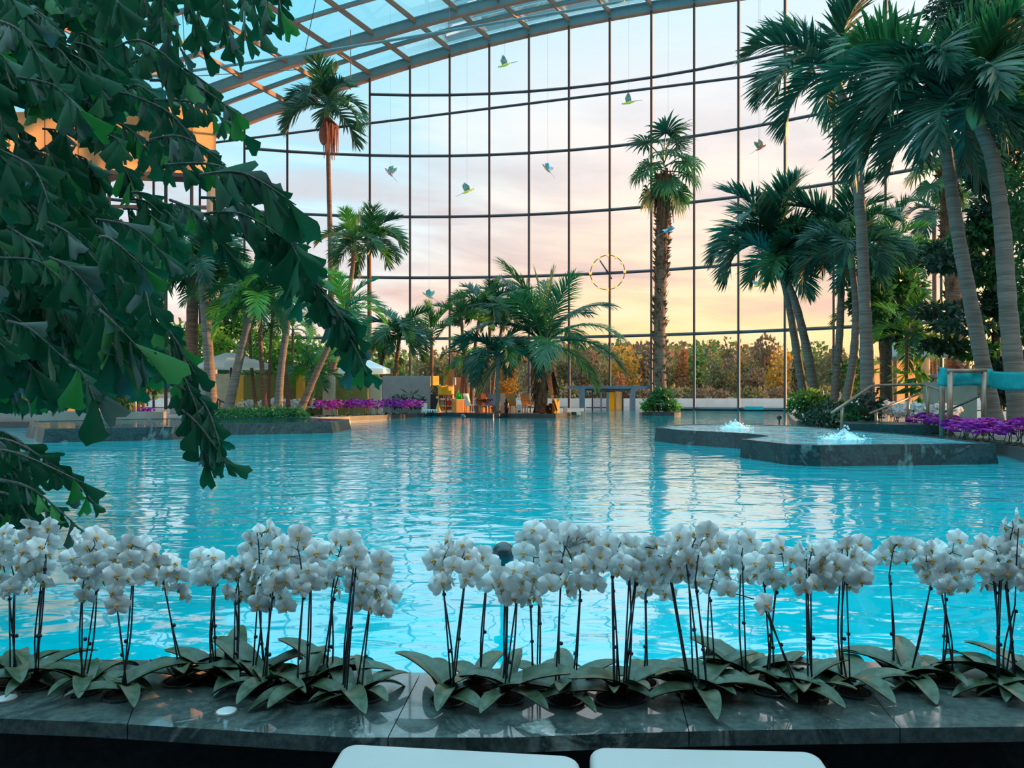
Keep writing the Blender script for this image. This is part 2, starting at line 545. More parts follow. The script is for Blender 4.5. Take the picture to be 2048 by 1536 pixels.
def build_world():
    w = bpy.data.worlds.new('evening_sky')
    sc.world = w
    w.use_nodes = True
    nt = w.node_tree
    nt.nodes.clear()
    N, L = nt.nodes.new, nt.links.new
    out = N('ShaderNodeOutputWorld')
    bg = N('ShaderNodeBackground')
    tc = N('ShaderNodeTexCoord')
    sep = N('ShaderNodeSeparateXYZ')
    L(tc.outputs['Generated'], sep.inputs[0])

    def math_(op, a, b=None, c=None):
        n = N('ShaderNodeMath')
        n.operation = op
        for k, x in enumerate((a, b, c)):
            if x is None:
                continue
            if isinstance(x, (int, float)):
                n.inputs[k].default_value = x
            else:
                L(x, n.inputs[k])
        return n.outputs[0]

    def mixc(f, a, b, mode='MIX'):
        n = N('ShaderNodeMix')
        n.data_type = 'RGBA'
        n.blend_type = mode
        n.clamp_factor = True
        for k, x in ((0, f), (6, a), (7, b)):
            if isinstance(x, (int, float)):
                n.inputs[k].default_value = x
            elif isinstance(x, tuple):
                n.inputs[k].default_value = (*x, 1)
            else:
                L(x, n.inputs[k])
        return n.outputs[2]

    z = sep.outputs[2]
    zz = math_('MULTIPLY_ADD', z, 0.9, 0.1)          # 0 at -6 degrees
    f = lambda e: 0.1 + 0.9 * e
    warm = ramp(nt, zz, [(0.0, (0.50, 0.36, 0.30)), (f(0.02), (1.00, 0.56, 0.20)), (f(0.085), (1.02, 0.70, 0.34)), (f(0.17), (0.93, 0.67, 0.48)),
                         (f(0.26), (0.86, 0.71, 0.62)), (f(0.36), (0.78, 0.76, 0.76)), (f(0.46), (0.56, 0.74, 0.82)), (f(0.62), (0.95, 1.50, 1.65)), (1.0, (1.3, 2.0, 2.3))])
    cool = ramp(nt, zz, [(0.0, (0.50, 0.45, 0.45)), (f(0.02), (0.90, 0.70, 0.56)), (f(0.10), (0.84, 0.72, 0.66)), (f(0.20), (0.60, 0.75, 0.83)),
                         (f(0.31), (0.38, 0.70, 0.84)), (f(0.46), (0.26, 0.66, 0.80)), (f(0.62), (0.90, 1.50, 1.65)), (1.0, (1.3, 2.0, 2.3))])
    az = math_('ARCTAN2', sep.outputs[0], sep.outputs[1])
    fa = N('ShaderNodeMapRange')
    fa.interpolation_type = 'SMOOTHSTEP'
    fa.inputs[1].default_value = -0.30
    fa.inputs[2].default_value = 0.16
    L(az, fa.inputs[0])
    base = mixc(fa.outputs[0], cool, warm)
    # long flat cloud bars
    cmb = N('ShaderNodeCombineXYZ')
    L(math_('MULTIPLY', az, 2.2), cmb.inputs[0])
    L(math_('MULTIPLY_ADD', az, 0.9, math_('MULTIPLY', z, 12.0)), cmb.inputs[1])
    nz = N('ShaderNodeTexNoise')
    nz.inputs['Scale'].default_value = 1.35
    nz.inputs['Detail'].default_value = 7
    nz.inputs['Roughness'].default_value = 0.55
    nz.inputs['Distortion'].default_value = 0.35
    L(cmb.outputs[0], nz.inputs[0])
    dark = ramp(nt, nz.outputs[0], [(0.44, (0, 0, 0)), (0.60, (1, 1, 1))])
    band = ramp(nt, z, [(0.05, (0, 0, 0)), (0.11, (1, 1, 1)), (0.24, (0.8, 0.8, 0.8)), (0.40, (0.25, 0.25, 0.25)), (0.6, (0, 0, 0))])
    cloudc = ramp(nt, z, [(0.08, (0.76, 0.46, 0.36)), (0.2, (0.58, 0.47, 0.47)), (0.4, (0.56, 0.60, 0.66))])
    m1 = mixc(math_('MULTIPLY', math_('MULTIPLY', dark, band), 0.95), base, cloudc)
    light = ramp(nt, nz.outputs[0], [(0.30, (1, 1, 1)), (0.46, (0, 0, 0))])
    m2 = mixc(math_('MULTIPLY', math_('MULTIPLY', light, band), 0.55), m1, (1.02, 0.88, 0.74))
    # warmth around the sun
    vm = N('ShaderNodeVectorMath')
    vm.operation = 'DOT_PRODUCT'
    L(tc.outputs['Generated'], vm.inputs[0])
    gd = Vector((math.sin(R(52)), math.cos(R(52)), 0.06)).normalized()
    vm.inputs[1].default_value = gd
    gl = math_('POWER', math_('MAXIMUM', vm.outputs['Value'], 0.0), 22.0)
    m3 = mixc(gl, m2, (0.75, 0.36, 0.08), 'ADD')
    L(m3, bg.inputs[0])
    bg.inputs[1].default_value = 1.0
    L(bg.outputs[0], out.inputs[0])


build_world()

# ------------------------------------------------------------------ the pool hall
ST = 4.76
# ground and water
struct(MB().box((-60, -10, -1.9), (60, 54, -1.6)), 'pool_floor', M['tile'], 'turquoise tiled floor under the pool water')
mb = MB()
mb.add([(-45, 2.60, 0), (45, 2.60, 0), (45, 53.0, 0), (-45, 53.0, 0)], [(0, 1, 2, 3)])
water = struct(mb, 'water', M['water'], 'rippling turquoise water of the large indoor pool', 'water')
mb = MB()
mb.add([(-160, 52, -0.02), (160, 52, -0.02), (160, 84, -0.02), (-160, 84, -0.02)], [(0, 1, 2, 3)])
struct(mb, 'outdoor_water', M['out_water'], 'pale outdoor pool beyond the glass front', 'water')
mb = MB()
nx, ny = 80, 16
vs, fs = [], []


def ridge(px):
    pts = [(-900, 740), (300, 730), (600, 722), (860, 704), (1000, 697), (1200, 680), (1300, 676), (1400, 679), (1500, 684), (1590, 692), (1650, 703), (1760, 712), (2100, 745), (3200, 770)]
    for (a, b), (c, d) in zip(pts, pts[1:]):
        if a <= px <= c:
            return b + (d - b) * (px - a) / (c - a)
    return 770


for j in range(ny + 1):
    Y = 84 + (300 - 84) * (j / ny) ** 1.3
    for i in range(nx + 1):
        px = -900 + 4000 * i / nx
        X = (px - CX) / F * Y
        top = H + (CY - ridge(px)) / F * 290 - 6
        t = max(0, (Y - 110) / 180)
        vs.append((X, Y, 0.35 + (top * t ** 1.1 if t < 1 else top) + 0.5 * noise.noise(Vector((X * .08, Y * .08, 0)))))
for j in range(ny):
    for i in range(nx):
        a = j * (nx + 1) + i
        fs.append((a, a + 1, a + nx + 2, a + nx + 1))
mb.add(vs, fs)
struct(mb, 'hill', M['hill'], 'wooded hill on the horizon beyond the glass front', 'hill', smooth=True)
# forest on the hill, uncountable
mb = MB()
r = random.Random(3)
for k in range(900):
    px = r.uniform(150, 2300)
    t = r.random() ** 0.7
    Y = 125 + 165 * t
    X = (px - CX) / F * Y
    top = H + (CY - ridge(px)) / F * 290 - 6
    z = 0.35 + top * max(0, (Y - 110) / 180) ** 1.1
    s = r.uniform(1.6, 3.4)
    leaf_cloud(mb, (X, Y, z + s * 0.5), (s, s, s * r.uniform(0.7, 1.3)), 26, 1.9, r, aspect=0.9, shell=0.7, mi=r.choice((0, 0, 1, 1, 2, 3, 4)), droop=0)
fo = mb.build('forest', [M['oleaf_brown'], M['oleaf_olive'], M['oleaf_green'], M['oleaf_rust'], M['oleaf_dark']])
tag(fo, 'distant autumn woodland covering the hillside', 'forest', kind='stuff')
struct(MB().prism([(-160, 78), (160, 78), (160, 86), (-160, 86)], -0.3, 0.5), 'outdoor_bank', M['bank'], 'dry grass bank at the far side of the outdoor pool', 'ground')
struct(MB().box((-50, 75, -0.2), (70, 76, 0.80)), 'terrace_wall', M['pale_wall'], 'low pale terrace wall along the far side of the outdoor pool', 'wall')

# decks
Y15 = lambda px, py: G(px, py, 0.15)
left_front = [Y15(-900, 850), Y15(58, 846), Y15(430, 842), Y15(620, 837.5), Y15(700, 834.5), Y15(780, 831), Y15(846, 827), Y15(862, 826.4),
              Y15(930, 827), Y15(985, 829.5), Y15(1015, 828.6), Y15(1110, 829.5), Y15(1150, 826.5), Y15(1168, 824)]
poly = [(p.x, p.y) for p in left_front] + [((1168 - CX) / F * 54, 54), (-48, 54)]
struct(MB().prism(poly, -1.6, 0.15), 'floor_left', M['deck'], 'stone deck along the far left side of the pool', 'floor')
right_front = [Y15(1576, 826), Y15(1584, 838), Y15(1596, 848), Y15(1700, 856), Y15(1840, 868), Y15(1995, 889), Y15(2060, 906), Y15(2260, 940), Y15(2700, 990)]
poly = [(p.x, p.y) for p in right_front] + [(44, right_front[-1].y), (44, 53), ((1576 - CX) / F * 51, 51)]
struct(MB().prism(poly, -1.6, 0.15), 'floor_right', M['deck'], 'planted stone deck along the right side of the pool', 'floor')


def edge_strip(pts, name, label, w=0.35, z0=-0.3, z1=0.19):
    mb = MB()
    for a, b in zip(pts, pts[1:]):
        d = (b - a)
        d.z = 0
        nrm = Vector((d.y, -d.x, 0)).normalized() * 0.03
        inn = -nrm.normalized() * w
        q = [a + nrm, b + nrm, b + inn, a + inn]
        mb.prism([(p.x, p.y) for p in q], z0, z1)
    return struct(mb, name, M['kerb'], label, 'pool edge')


edge_strip(left_front, 'trim_1', 'dark stone kerb of the far left pool edge')
edge_strip(right_front, 'trim_2', 'dark stone kerb of the right pool edge')

# near ledge
FRONT = [(-260, 1424), (0, 1437), (180, 1444), (512, 1464), (700, 1475), (1024, 1475), (1200, 1468), (1450, 1461), (1720, 1457), (2048, 1453), (2300, 1450)]
BACK = [(-260, 1312), (340, 1321), (640, 1336), (830, 1345), (1024, 1347), (1300, 1339), (1600, 1327), (2048, 1316), (2300, 1312)]


def on_line(pts, px):
    for (a, b), (c, d) in zip(pts, pts[1:]):
        if a <= px <= c:
            return b + (d - b) * (px - a) / (c - a)


def ledge_poly(x0f, x1f, x0b, x1b, zt):
    f = [(x0f, on_line(FRONT, x0f))] + [p for p in FRONT if x0f < p[0] < x1f] + [(x1f, on_line(FRONT, x1f))]
    b = [(x0b, on_line(BACK, x0b))] + [p for p in BACK if x0b < p[0] < x1b] + [(x1b, on_line(BACK, x1b))]
    return [G(*p, zt) for p in f] + [G(*p, zt) for p in b[::-1]]


mb = MB()
cuts = [(-255, -230), (255, 300), (776, 842), (1378, 1346), (1800, 1690), (2295, 2280)]
for (a, b), (c, d) in zip(cuts, cuts[1:]):
    mb.prism([(p.x, p.y) for p in ledge_poly(a + 1, c - 1, b + 1, d - 1, 0.02)], -0.025, 0.02)
struct(mb, 'trim_3', M['stone'], 'polished dark marble ledge between the pool and the seats', 'ledge')
pl = ledge_poly(-250, 2290, -235, 2285, 0.0)
cen = Vector((0, 2.42, 0))
mb = MB().prism([(p.x, p.y - 0.0 + (0.02 if p.y < 2.4 else -0.005)) for p in pl], -1.6, -0.026)
struct(mb, 'wall_front', M['stone_wall'], 'dark stone wall carrying the marble ledge', 'wall')
struct(MB().box((-9, -7, -0.45), (9, 2.15, -0.35)), 'floor', M['stone_wall'], 'dark stone floor in front of the ledge', 'floor')
struct(MB().box((24, -6, -0.4), (24.5, 23, 8)), 'wall_sun_block', M['deck'], 'unseen plain wall added beyond the right trees to block the low sun', 'wall')  # unseen wall added to keep the low sun off the near plants
struct(MB().box((-14, -7.2, 6.0), (14, -1.2, 6.3)), 'shade_slab', M['deck'], 'unseen slab added above the seats to dim them', 'ceiling')  # unseen slab added to cut overhead light on loungers and orchids
struct(MB().box((-14, -7.4, -0.4), (14, -7, 7)), 'wall_back_shade', M['stone_wall'], 'unseen dark wall added behind the seats to darken the ledge front', 'wall')  # unseen dark wall added so the ledge front stays dark

# ---------------------------------------------------------------- glass front, one bay after the other
TH0, DTH = -0.0855, 0.065
I0, I1 = -9, 17
SUNK = {}
for n_, i in enumerate(range(I0, I1)):
    t0, t1 = TH0 + DTH * i, TH0 + DTH * (i + 1)
    a, b = fpt(t0), fpt(t1)
    za, zb = ztop(a.x), ztop(b.x)
    portal = i in (5, 6)
    zlo = 1.75 if portal else 0.16
    mb = MB()
    mb.add([(a.x, a.y, zlo), (b.x, b.y, zlo), (b.x, b.y, zb), (a.x, a.y, za)], [(0, 1, 2, 3)])
    w = mb.build('window_%d' % (n_ + 1), M['glass'], base=(a.x, a.y, 0))
    tag(w, '%s bay of the tall curved glass front, counted from the left' % ORD[n_], 'window', kind='structure')
    mb = MB()
    for px_, py_ in ((0, 0),):
        t = Vector((math.cos(t0), -math.sin(t0), 0))
        nn = Vector((math.sin(t0), math.cos(t0), 0))
        q = [a - t * 0.075 - nn * 0.22, a + t * 0.075 - nn * 0.22, a + t * 0.075 + nn * 0.06, a - t * 0.075 + nn * 0.06]
        mb.prism([(p.x, p.y) for p in q], 1.75 if i == 6 else 0.0, za)
    mb.build('mullion', M['steel'], parent=w)
    k = 0
    while True:
        z = 5.53 + ST * k
        if z > min(za, zb) - 0.3:
            break
        a2, b2 = fpt(t0, z), fpt(t1, z)
        mb = MB().tube([a2 - Vector((0, 0.1, 0)), b2 - Vector((0, 0.1, 0))], 0.115, n=4)
        mb.build('transom', M['steel'], parent=w)
        k += 1
    mb = MB()
    tt = Vector((b.x - a.x, b.y - a.y, 0))
    if not portal:
        mb.tube([a + Vector((0, -0.05, 0.1)), b + Vector((0, -0.05, 0.1))], 0.12, n=4)
        mb.build('sill_rail', M['kerb'], parent=w)

# straight brace in front of the glass
p0 = W(431, 285, fdepth(431) - 0.7)
p1 = W(1960, 95, fdepth(1960) - 0.7)
struct(MB().tube([p0, p1], 0.085, n=6), 'trim_4', M['steel'], 'straight inclined steel brace across the glass front', 'brace')

# ---------------------------------------------------------------- roof
DV = Vector((-0.67, -1.0, 0.14))


def roof(th, v, dz=0.0):
    e = fpt(th)
    return Vector((e.x, e.y, ztop(e.x) + dz)) + DV * v


def sweep_arch(v, web, wflange, name, label, mats=(0, 0), dz=0.0):
    ths = [-0.62 + 1.60 * k / 44 for k in range(45)]
    mb = MB()
    dn = DV.normalized()
    for k in range(44):
        for (y0, y1, z0, z1, mi) in ((-0.05, 0.05, -web, 0, 0), (-wflange, wflange, -web - 0.10, -web, 1), (-wflange, wflange, 0, 0.08, 0)):
            vs = []
            for th in (ths[k], ths[k + 1]):
                p = roof(th, v, dz)
                for yy, z_ in ((y0, z0), (y1, z0), (y1, z1), (y0, z1)):
                    vs.append(p + dn * yy + Vector((0, 0, z_)))
            mb.add(vs, [(0, 1, 5, 4), (1, 2, 6, 5), (2, 3, 7, 6), (3, 0, 4, 7)], mi)
    return struct(mb, name, [M['roof_steel'], M['roof_sunlit']], label, 'roof beam')


sweep_arch(0.0, 0.62, 0.17, 'roof_beam', 'deep arched edge beam along the top of the glass front', dz=0.62)
sweep_arch(3.4, 0.62, 0.15, 'roof_beam', 'deep arched main beam next to the edge beam', dz=0.6)
for q, v in enumerate((1.7, 6.1, 9.3, 12.6, 16.0)):
    sweep_arch(v, 0.14, 0.06, 'roof_rib', '%s slim roof rib counted from the glass front' % ORD[q], dz=0.62)
for q, i in enumerate(range(-8, 13)):
    th = TH0 + DTH * i
    mb = MB()
    a, b = roof(th, 0.0, 0.45), roof(th, 24, 0.45)
    side = Vector((DV.y, -DV.x, 0)).normalized() * 0.085
    vs = []
    for p in (a, b):
        for s_, z_ in ((-1, -0.17), (1, -0.17), (1, 0.17), (-1, 0.17)):
            vs.append(p + side * s_ + Vector((0, 0, z_)))
    mb.add(vs, [(0, 1, 5, 4), (1, 2, 6, 5), (2, 3, 7, 6), (3, 0, 4, 7), (0, 3, 2, 1), (4, 5, 6, 7)])
    struct(mb, 'roof_purlin', M['roof_sunlit'], '%s roof purlin from the left end of the glass front' % ORD[q], 'roof beam')
mb = MB()
vs, fs = [], []
for k in range(45):
    th = -0.62 + 1.60 * k / 44
    vs += [roof(th, 0, 0.85), roof(th, 60, 0.85)]
for k in range(44):
    fs.append((2 * k, 2 * k + 1, 2 * k + 3, 2 * k + 2))
mb.add(vs, fs)
struct(mb, 'ceiling', M['roof_glass'], 'blue-green glazing of the arched roof', 'roof', smooth=True)
tie = smooth_path([W(200, 165, 47), W(345, 147, 47), W(560, 116, 47), W(724, 90, 47), W(1040, 38, 47), W(1250, 2, 47)])
struct(MB().tube(tie, 0.085, n=6), 'trim_5', M['roof_steel'], 'long bowed tie rod under the glass roof', 'tie rod', smooth=True)
for q, (x0, y0, x1, y1, Y) in enumerate(((640, -40, 603, 137, 50), (360, 154, 600, 139, 50), (365, 20, 372, 150, 48), (701, 60, 701, 168, 50), (898, -20, 898, 60, 50))):
    struct(MB().tube([W(x0, y0, Y), W(x1, y1, Y)], 0.028, n=5), 'trim_%d' % (6 + q), M['wire'], '%s thin roof cable from the left' % ORD[q], 'cable')

# sunlit band, column and glazing of the left wing
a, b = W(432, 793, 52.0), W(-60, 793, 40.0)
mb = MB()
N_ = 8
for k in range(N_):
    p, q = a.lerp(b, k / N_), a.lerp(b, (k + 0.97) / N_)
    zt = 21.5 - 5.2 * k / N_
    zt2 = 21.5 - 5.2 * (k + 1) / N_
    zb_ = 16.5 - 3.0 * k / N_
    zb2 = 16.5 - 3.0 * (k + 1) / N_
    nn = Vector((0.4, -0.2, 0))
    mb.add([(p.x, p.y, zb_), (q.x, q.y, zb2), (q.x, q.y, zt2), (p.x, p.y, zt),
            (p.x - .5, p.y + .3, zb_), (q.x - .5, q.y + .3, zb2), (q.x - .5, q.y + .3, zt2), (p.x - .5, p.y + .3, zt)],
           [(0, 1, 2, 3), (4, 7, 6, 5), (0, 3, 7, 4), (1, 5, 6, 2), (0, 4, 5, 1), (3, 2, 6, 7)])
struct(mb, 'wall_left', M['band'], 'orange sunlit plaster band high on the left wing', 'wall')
lw0, lw1 = W(285, 793, 50), W(-420, 793, 30)
struct(MB().prism([(lw0.x, lw0.y), (lw1.x, lw1.y), (lw1.x - .4, lw1.y + .2), (lw0.x - .4, lw0.y + .2)], 0.15, 11.5), 'wall_left', M['olive'], 'olive wall added below the sunlit band to darken the water reflections', 'wall')  # hidden wall added so the water on the left mirrors something dark
mb = MB()
for k in range(N_):
    p, q = a.lerp(b, k / N_), a.lerp(b, (k + 1) / N_)
    zb_ = 16.5 - 3.0 * k / N_
    zb2 = 16.5 - 3.0 * (k + 1) / N_
    mb.tube([Vector((p.x + .2, p.y - .1, zb_ - .25)), Vector((q.x + .2, q.y - .1, zb2 - .25))], 0.3, n=4)
    mb.tube([Vector((p.x, p.y, zb_ - 2.2)), Vector((q.x, q.y, zb2 - 2.2))], 0.12, n=4)
    mb.tube([Vector((p.x, p.y, zb_)), Vector((p.x, p.y, 0.15))], 0.12, n=4)
struct(mb, 'trim_11', M['steel'], 'steel frame under the sunlit band of the left wing', 'frame')
c = W(431, 793, 50)
struct(MB().box((c.x - 0.45, c.y - 0.45, 0.1), (c.x + 0.45, c.y + 0.45, 16.3), rz=R(38)), 'column', M['column'], 'pale plaster column at the end of the left wing', 'column')

# ---------------------------------------------------------------- palms
def frond_mesh(name, e0, bend, nl, ll, lw, mat, seed, vee=0.35, sag=0.5, power=1.15, start=0.14):
    """one unit-long feather frond growing along +X, arching down"""
    r = random.Random(seed)
    n = 16
    pts, tans = [Vector((0, 0, 0))], []
    for k in range(n):
        t = (k + 0.5) / n
        a = R(e0 - bend * t ** power)
        d = Vector((math.cos(a), 0, math.sin(a)))
        tans.append(d)
        pts.append(pts[-1] + d / n)
    mb = MB()
    mb.tube(pts[::2] + ([pts[-1]] if n % 2 else []), [0.017 * (1 - 0.85 * k / (n // 2)) for k in range(n // 2 + 1)], n=4, cap=False)
    for k in range(nl):
        t = start + (1 - start) * (k + r.random() * 0.6) / nl
        x = min(t * n, n - 1e-3)
        i = int(x)
        p = pts[i].lerp(pts[i + 1], x - i)
        tg = tans[i]
        side0 = Vector((0, 1, 0))
        up = side0.cross(tg) * -1
        if up.z < 0 and abs(tg.z) < 0.95:
            up = -up
        prof = ll * (0.35 + 0.65 * math.sin(PI * min(1, (t - start) / (1 - start) * 0.80 + 0.14)))
        for s in (-1, 1):
            A = R(62 - 40 * t + r.uniform(-9, 9))
            v = vee * r.uniform(0.3, 1.3)
            d = (tg * math.cos(A) + side0 * s * math.sin(A) + up * v).normalized()
            L = prof * r.uniform(0.82, 1.12)
            wd = (tg - d * tg.dot(d)).normalized() * lw * (0.7 + 0.3 * r.random()) * (0.6 + 0.6 * prof / ll)
            q, dd = p.copy(), d.copy()
            row = [(q - wd * 0.3, q + wd * 0.3)]
            for m_ in range(3):
                q = q + dd * L / 3
                dd = (dd - Vector((0, 0, sag * 0.30))).normalized()
                f_ = (0.5, 0.42, 0.03)[m_]
                row.append((q - wd * f_, q + wd * f_))
            vs = [c for pr in row for c in pr]
            mb.add(vs, [(0, 1, 3, 2), (2, 3, 5, 4), (4, 5, 7, 6)])
    return mb.mesh(name, mat)


def fan_mesh(name, pet, e0, mat, seed, tip_sag=0.5):
    """unit fan leaf: arching stalk and a round split blade"""
    r = random.Random(seed)
    mb = MB()
    pts = [Vector((0, 0, 0))]
    a = e0
    for k in range(6):
        a -= 5
        pts.append(pts[-1] + Vector((math.cos(R(a)), 0, math.sin(R(a)))) * pet / 6)
    mb.tube(pts, 0.014, n=4)
    d0 = (pts[-1] - pts[-2]).normalized()
    d0 = (d0 - Vector((0, 0, 0.35))).normalized()
    side = Vector((0, 1, 0))
    nrm = d0.cross(side)
    c = pts[-1]
    n = 30
    for k in range(n):
        b = R(-125 + 250 * k / (n - 1))
        dirv = (d0 * math.cos(b) + side * math.sin(b) + nrm * 0.12 * (1 if k % 2 else -1)).normalized()
        L = 0.50 * (0.72 + 0.28 * math.cos(b / 2)) * r.uniform(0.85, 1.12)
        w = (d0 * -math.sin(b) + side * math.cos(b)) * 0.030
        q0 = c
        q1 = c + dirv * L * 0.58
        dd = (dirv - Vector((0, 0, tip_sag))).normalized()
        q2 = q1 + dd * L * 0.22
        dd = (dd - Vector((0, 0, tip_sag * 1.3))).normalized()
        q3 = q2 + dd * L * 0.24
        mb.add([q0 - w * 0.15, q0 + w * 0.15, q1 - w, q1 + w, q2 - w * 0.55, q2 + w * 0.55, q3 - w * 0.08, q3 + w * 0.08], [(0, 1, 3, 2), (2, 3, 5, 4), (4, 5, 7, 6)])
    return mb.mesh(name, mat)


STY = {}


def style(key, mats, specs, **kw):
    STY[key] = [[frond_mesh('frond_' + key, e0, bd, mat=m, seed=hash_(key) + 17 * k + j, **kw) for j, m in enumerate(mats)] for k, (e0, bd) in enumerate(specs)]


def hash_(s):
    return sum(ord(c) * (i + 3) for i, c in enumerate(s))


style('arching', [M['frond_teal'], M['frond']], [(88, 30), (74, 70), (60, 105), (46, 125), (28, 120), (8, 95), (-18, 66)], nl=46, ll=0.40, lw=0.030, vee=0.40, sag=0.45)
style('areca', [M['frond'], M['frond_light']], [(86, 25), (72, 55), (60, 90), (45, 105), (30, 100), (10, 80), (-20, 60)], nl=40, ll=0.36, lw=0.024, vee=0.35, sag=0.6)
style('coconut', [M['frond'], M['frond_teal']], [(88, 14), (78, 40), (62, 70), (44, 88), (22, 85), (0, 75), (-30, 50)], nl=62, ll=0.34, lw=0.016, vee=0.10, sag=0.95)
style('stiff', [M['frond'], M['frond_light']], [(86, 15), (70, 35), (52, 55), (36, 60), (18, 70), (0, 75), (-20, 60)], nl=40, ll=0.40, lw=0.024, vee=0.5, sag=0.3)
style('fern', [M['frond_teal'], M['frond_teal']], [(86, 45), (70, 80), (55, 100), (40, 110), (15, 100), (-10, 75), (-35, 50)], nl=34, ll=0.52, lw=0.055, vee=0.5, sag=0.35)
FAN = [fan_mesh('fan_leaf', 0.56, e, M['frond_teal'] if e > 40 else M['frond'], 5 + e, tip_sag=0.25 if e > 50 else 0.7) for e in (85, 60, 35, 10, -20, -45)]
YEL = frond_mesh('yellow_frond', 35, 95, 40, 0.34, 0.024, M['frond_yellow'], 99, vee=0.2, sag=0.8)


def palm(label, pts, Y, w0, w1, sty, nf, fpx, seed, name='palm_tree', group='palms around the pool', tmat='trunk_grey', shaft=0, elo=0, ehi=6, azs=None, ytop=0.0, ring=True, mix=0.3, extra=None):
    """pts: pixels from foot to crown; w0, w1: trunk width in pixels; fpx: frond reach in pixels"""
    r = random.Random(seed)
    s = Y / F
    wp = [W(x, y, Y + ytop * k / max(1, len(pts) - 1)) for k, (x, y) in enumerate(pts)]
    root = thing(name, label, 'palm', wp[0], group)
    path = smooth_path(wp, 7)
    n = len(path)
    rad = []
    for k in range(n):
        t = k / (n - 1)
        q = (w0 + (w1 - w0) * t) * s / 2
        q *= 1 + 0.25 * math.exp(-t * 14)
        if ring:
            q *= 1 + (0.05 if k % 2 else -0.03)
        rad.append(q)
    MB().tube(path, rad, n=10).build('trunk', M[tmat], parent=root, smooth=True)
    top = path[-1]
    if shaft:
        d = (path[-1] - path[-2]).normalized()
        e = top + d * shaft * s
        MB().tube([top - d * 0.1, top + d * shaft * s * 0.35, e], [w1 * s * 0.62, w1 * s * 0.66, w1 * s * 0.3], n=9).build('crownshaft', M['shaft'], parent=root, smooth=True)
        top = top + d * shaft * s * 0.8
    L = fpx * s * 1.22
    V = STY[sty]
    for i in range(nf):
        t = i / max(1, nf - 1)
        e = elo + (ehi - elo) * t
        k = max(0, min(len(V) - 1, int(round(e + r.uniform(-0.45, 0.45)))))
        az = (azs[i] if azs else (i * 137.5 + r.uniform(-14, 14)))
        ms = V[k]
        me = ms[1] if r.random() < mix else ms[0]
        q = L * r.uniform(0.86, 1.1) * (0.82 if k == 0 else 1)
        inst('frond', me, root, Matrix.Translation(top) @ Matrix.Rotation(R(az), 4, 'Z') @ Matrix.Rotation(R(r.uniform(-14, 14)), 4, 'X') @ Matrix.Scale(q, 4))
    if extra:
        extra(root, top, L, s, r)
    return root


def inflo(root, top, L, s, r):
    mb = MB()
    for k in range(34):
        a = r.uniform(0, 2 * PI)
        q = r.uniform(0.1, 0.45)
        p = top + Vector((math.cos(a) * 0.15, math.sin(a) * 0.15, -0.8))
        mb.tube([p, p + Vector((math.cos(a) * q + .15, math.sin(a) * q, -0.5)), p + Vector((math.cos(a) * q * 0.9 + .2, math.sin(a) * q, -r.uniform(1.4, 2.9)))], [0.05, 0.05, 0.02], n=4)
    mb.ball(top + Vector((-0.2, -0.1, -2.0)), 0.42, sc=(0.8, 0.8, 1.6))
    mb.build('flower_stalk', M['inflo'], parent=root)


def one_yellow(az):
    def f(root, top, L, s, r):
        inst('yellow_frond', YEL, root, Matrix.Translation(top) @ Matrix.Rotation(R(az), 4, 'Z') @ Matrix.Scale(L * 1.05, 4))
    return f


def fibre_skirt(root, top, L, s, r):
    mb = MB()
    for k in range(60):
        a = r.uniform(0, 2 * PI)
        h = r.uniform(0.2, 3.6)
        c = top + Vector((0.42 * math.cos(a), 0.42 * math.sin(a), -h))
        d = Vector((math.cos(a) * 0.28, math.sin(a) * 0.28, -0.8)) * r.uniform(0.6, 1.3)
        sd = Vector((-math.sin(a), math.cos(a), 0)) * 0.12
        mb.add([c - sd, c + sd, c + d + sd * 0.6, c + d - sd * 0.6], [(0, 1, 2, 3)])
    mb.build('fibre_husk', M['fibre'], parent=root)


# far left grove
palm('tallest thin palm on the left, red flower stalk hanging under its high crown', [(668, 819), (664, 620), (659, 420), (655, 240)], 50, 13, 8, 'arching', 14, 84, 11, tmat='trunk_brown', shaft=34, elo=0.5, ehi=5.4, extra=inflo, mix=0.15)
palm('slim palm with a high dense crown right of the tallest left palm', [(737, 800), (739, 640), (738, 500)], 46, 10, 8, 'arching', 15, 74, 12, tmat='trunk_brown', shaft=22, elo=0.6, ehi=5.8, mix=0.5)
palm('leaning palm with one yellow frond beside the high dense crown', [(640, 821), (676, 700), (702, 560), (708, 500)], 44, 10, 8, 'areca', 10, 66, 13, tmat='trunk_brown', shaft=20, extra=one_yellow(200), mix=0.4)
palm('stout orange-lit palm nearest the pale column', [(385, 810), (384, 660), (388, 545)], 30, 26, 20, 'arching', 13, 105, 14, tmat='trunk_brown', elo=1, ehi=5.4, mix=0.2)
palm('tall grey palm in front of the stout orange-lit palm', [(424, 812), (416, 700), (405, 560), (400, 520)], 27, 22, 15, 'arching', 13, 100, 15, elo=1, ehi=5.2, mix=0.2)
palm('thin twin palm growing close behind the tall grey palm', [(430, 812), (422, 690), (414, 560)], 28, 9, 7, 'areca', 9, 70, 16, tmat='trunk_brown')
palm('grey palm leaning right over the ivy bed', [(456, 822), (474, 740), (498, 640), (514, 590)], 26.5, 20, 13, 'areca', 14, 92, 17, elo=0.5, ehi=6, mix=0.4)
palm('slender palm right of the white parasol', [(512, 815), (502, 720), (497, 620)], 31, 7, 6, 'areca', 9, 62, 18, tmat='trunk_brown', mix=0.4)
palm('straight slender palm left of the ringed palm', [(530, 815), (523, 720), (518, 600)], 30, 11, 8, 'areca', 11, 74, 19, tmat='trunk_brown', mix=0.5)
palm('second slender stem right of the straight slender palm', [(537, 815), (540, 720), (546, 610)], 31, 7, 5, 'areca', 8, 60, 20, tmat='trunk_brown', mix=0.5)
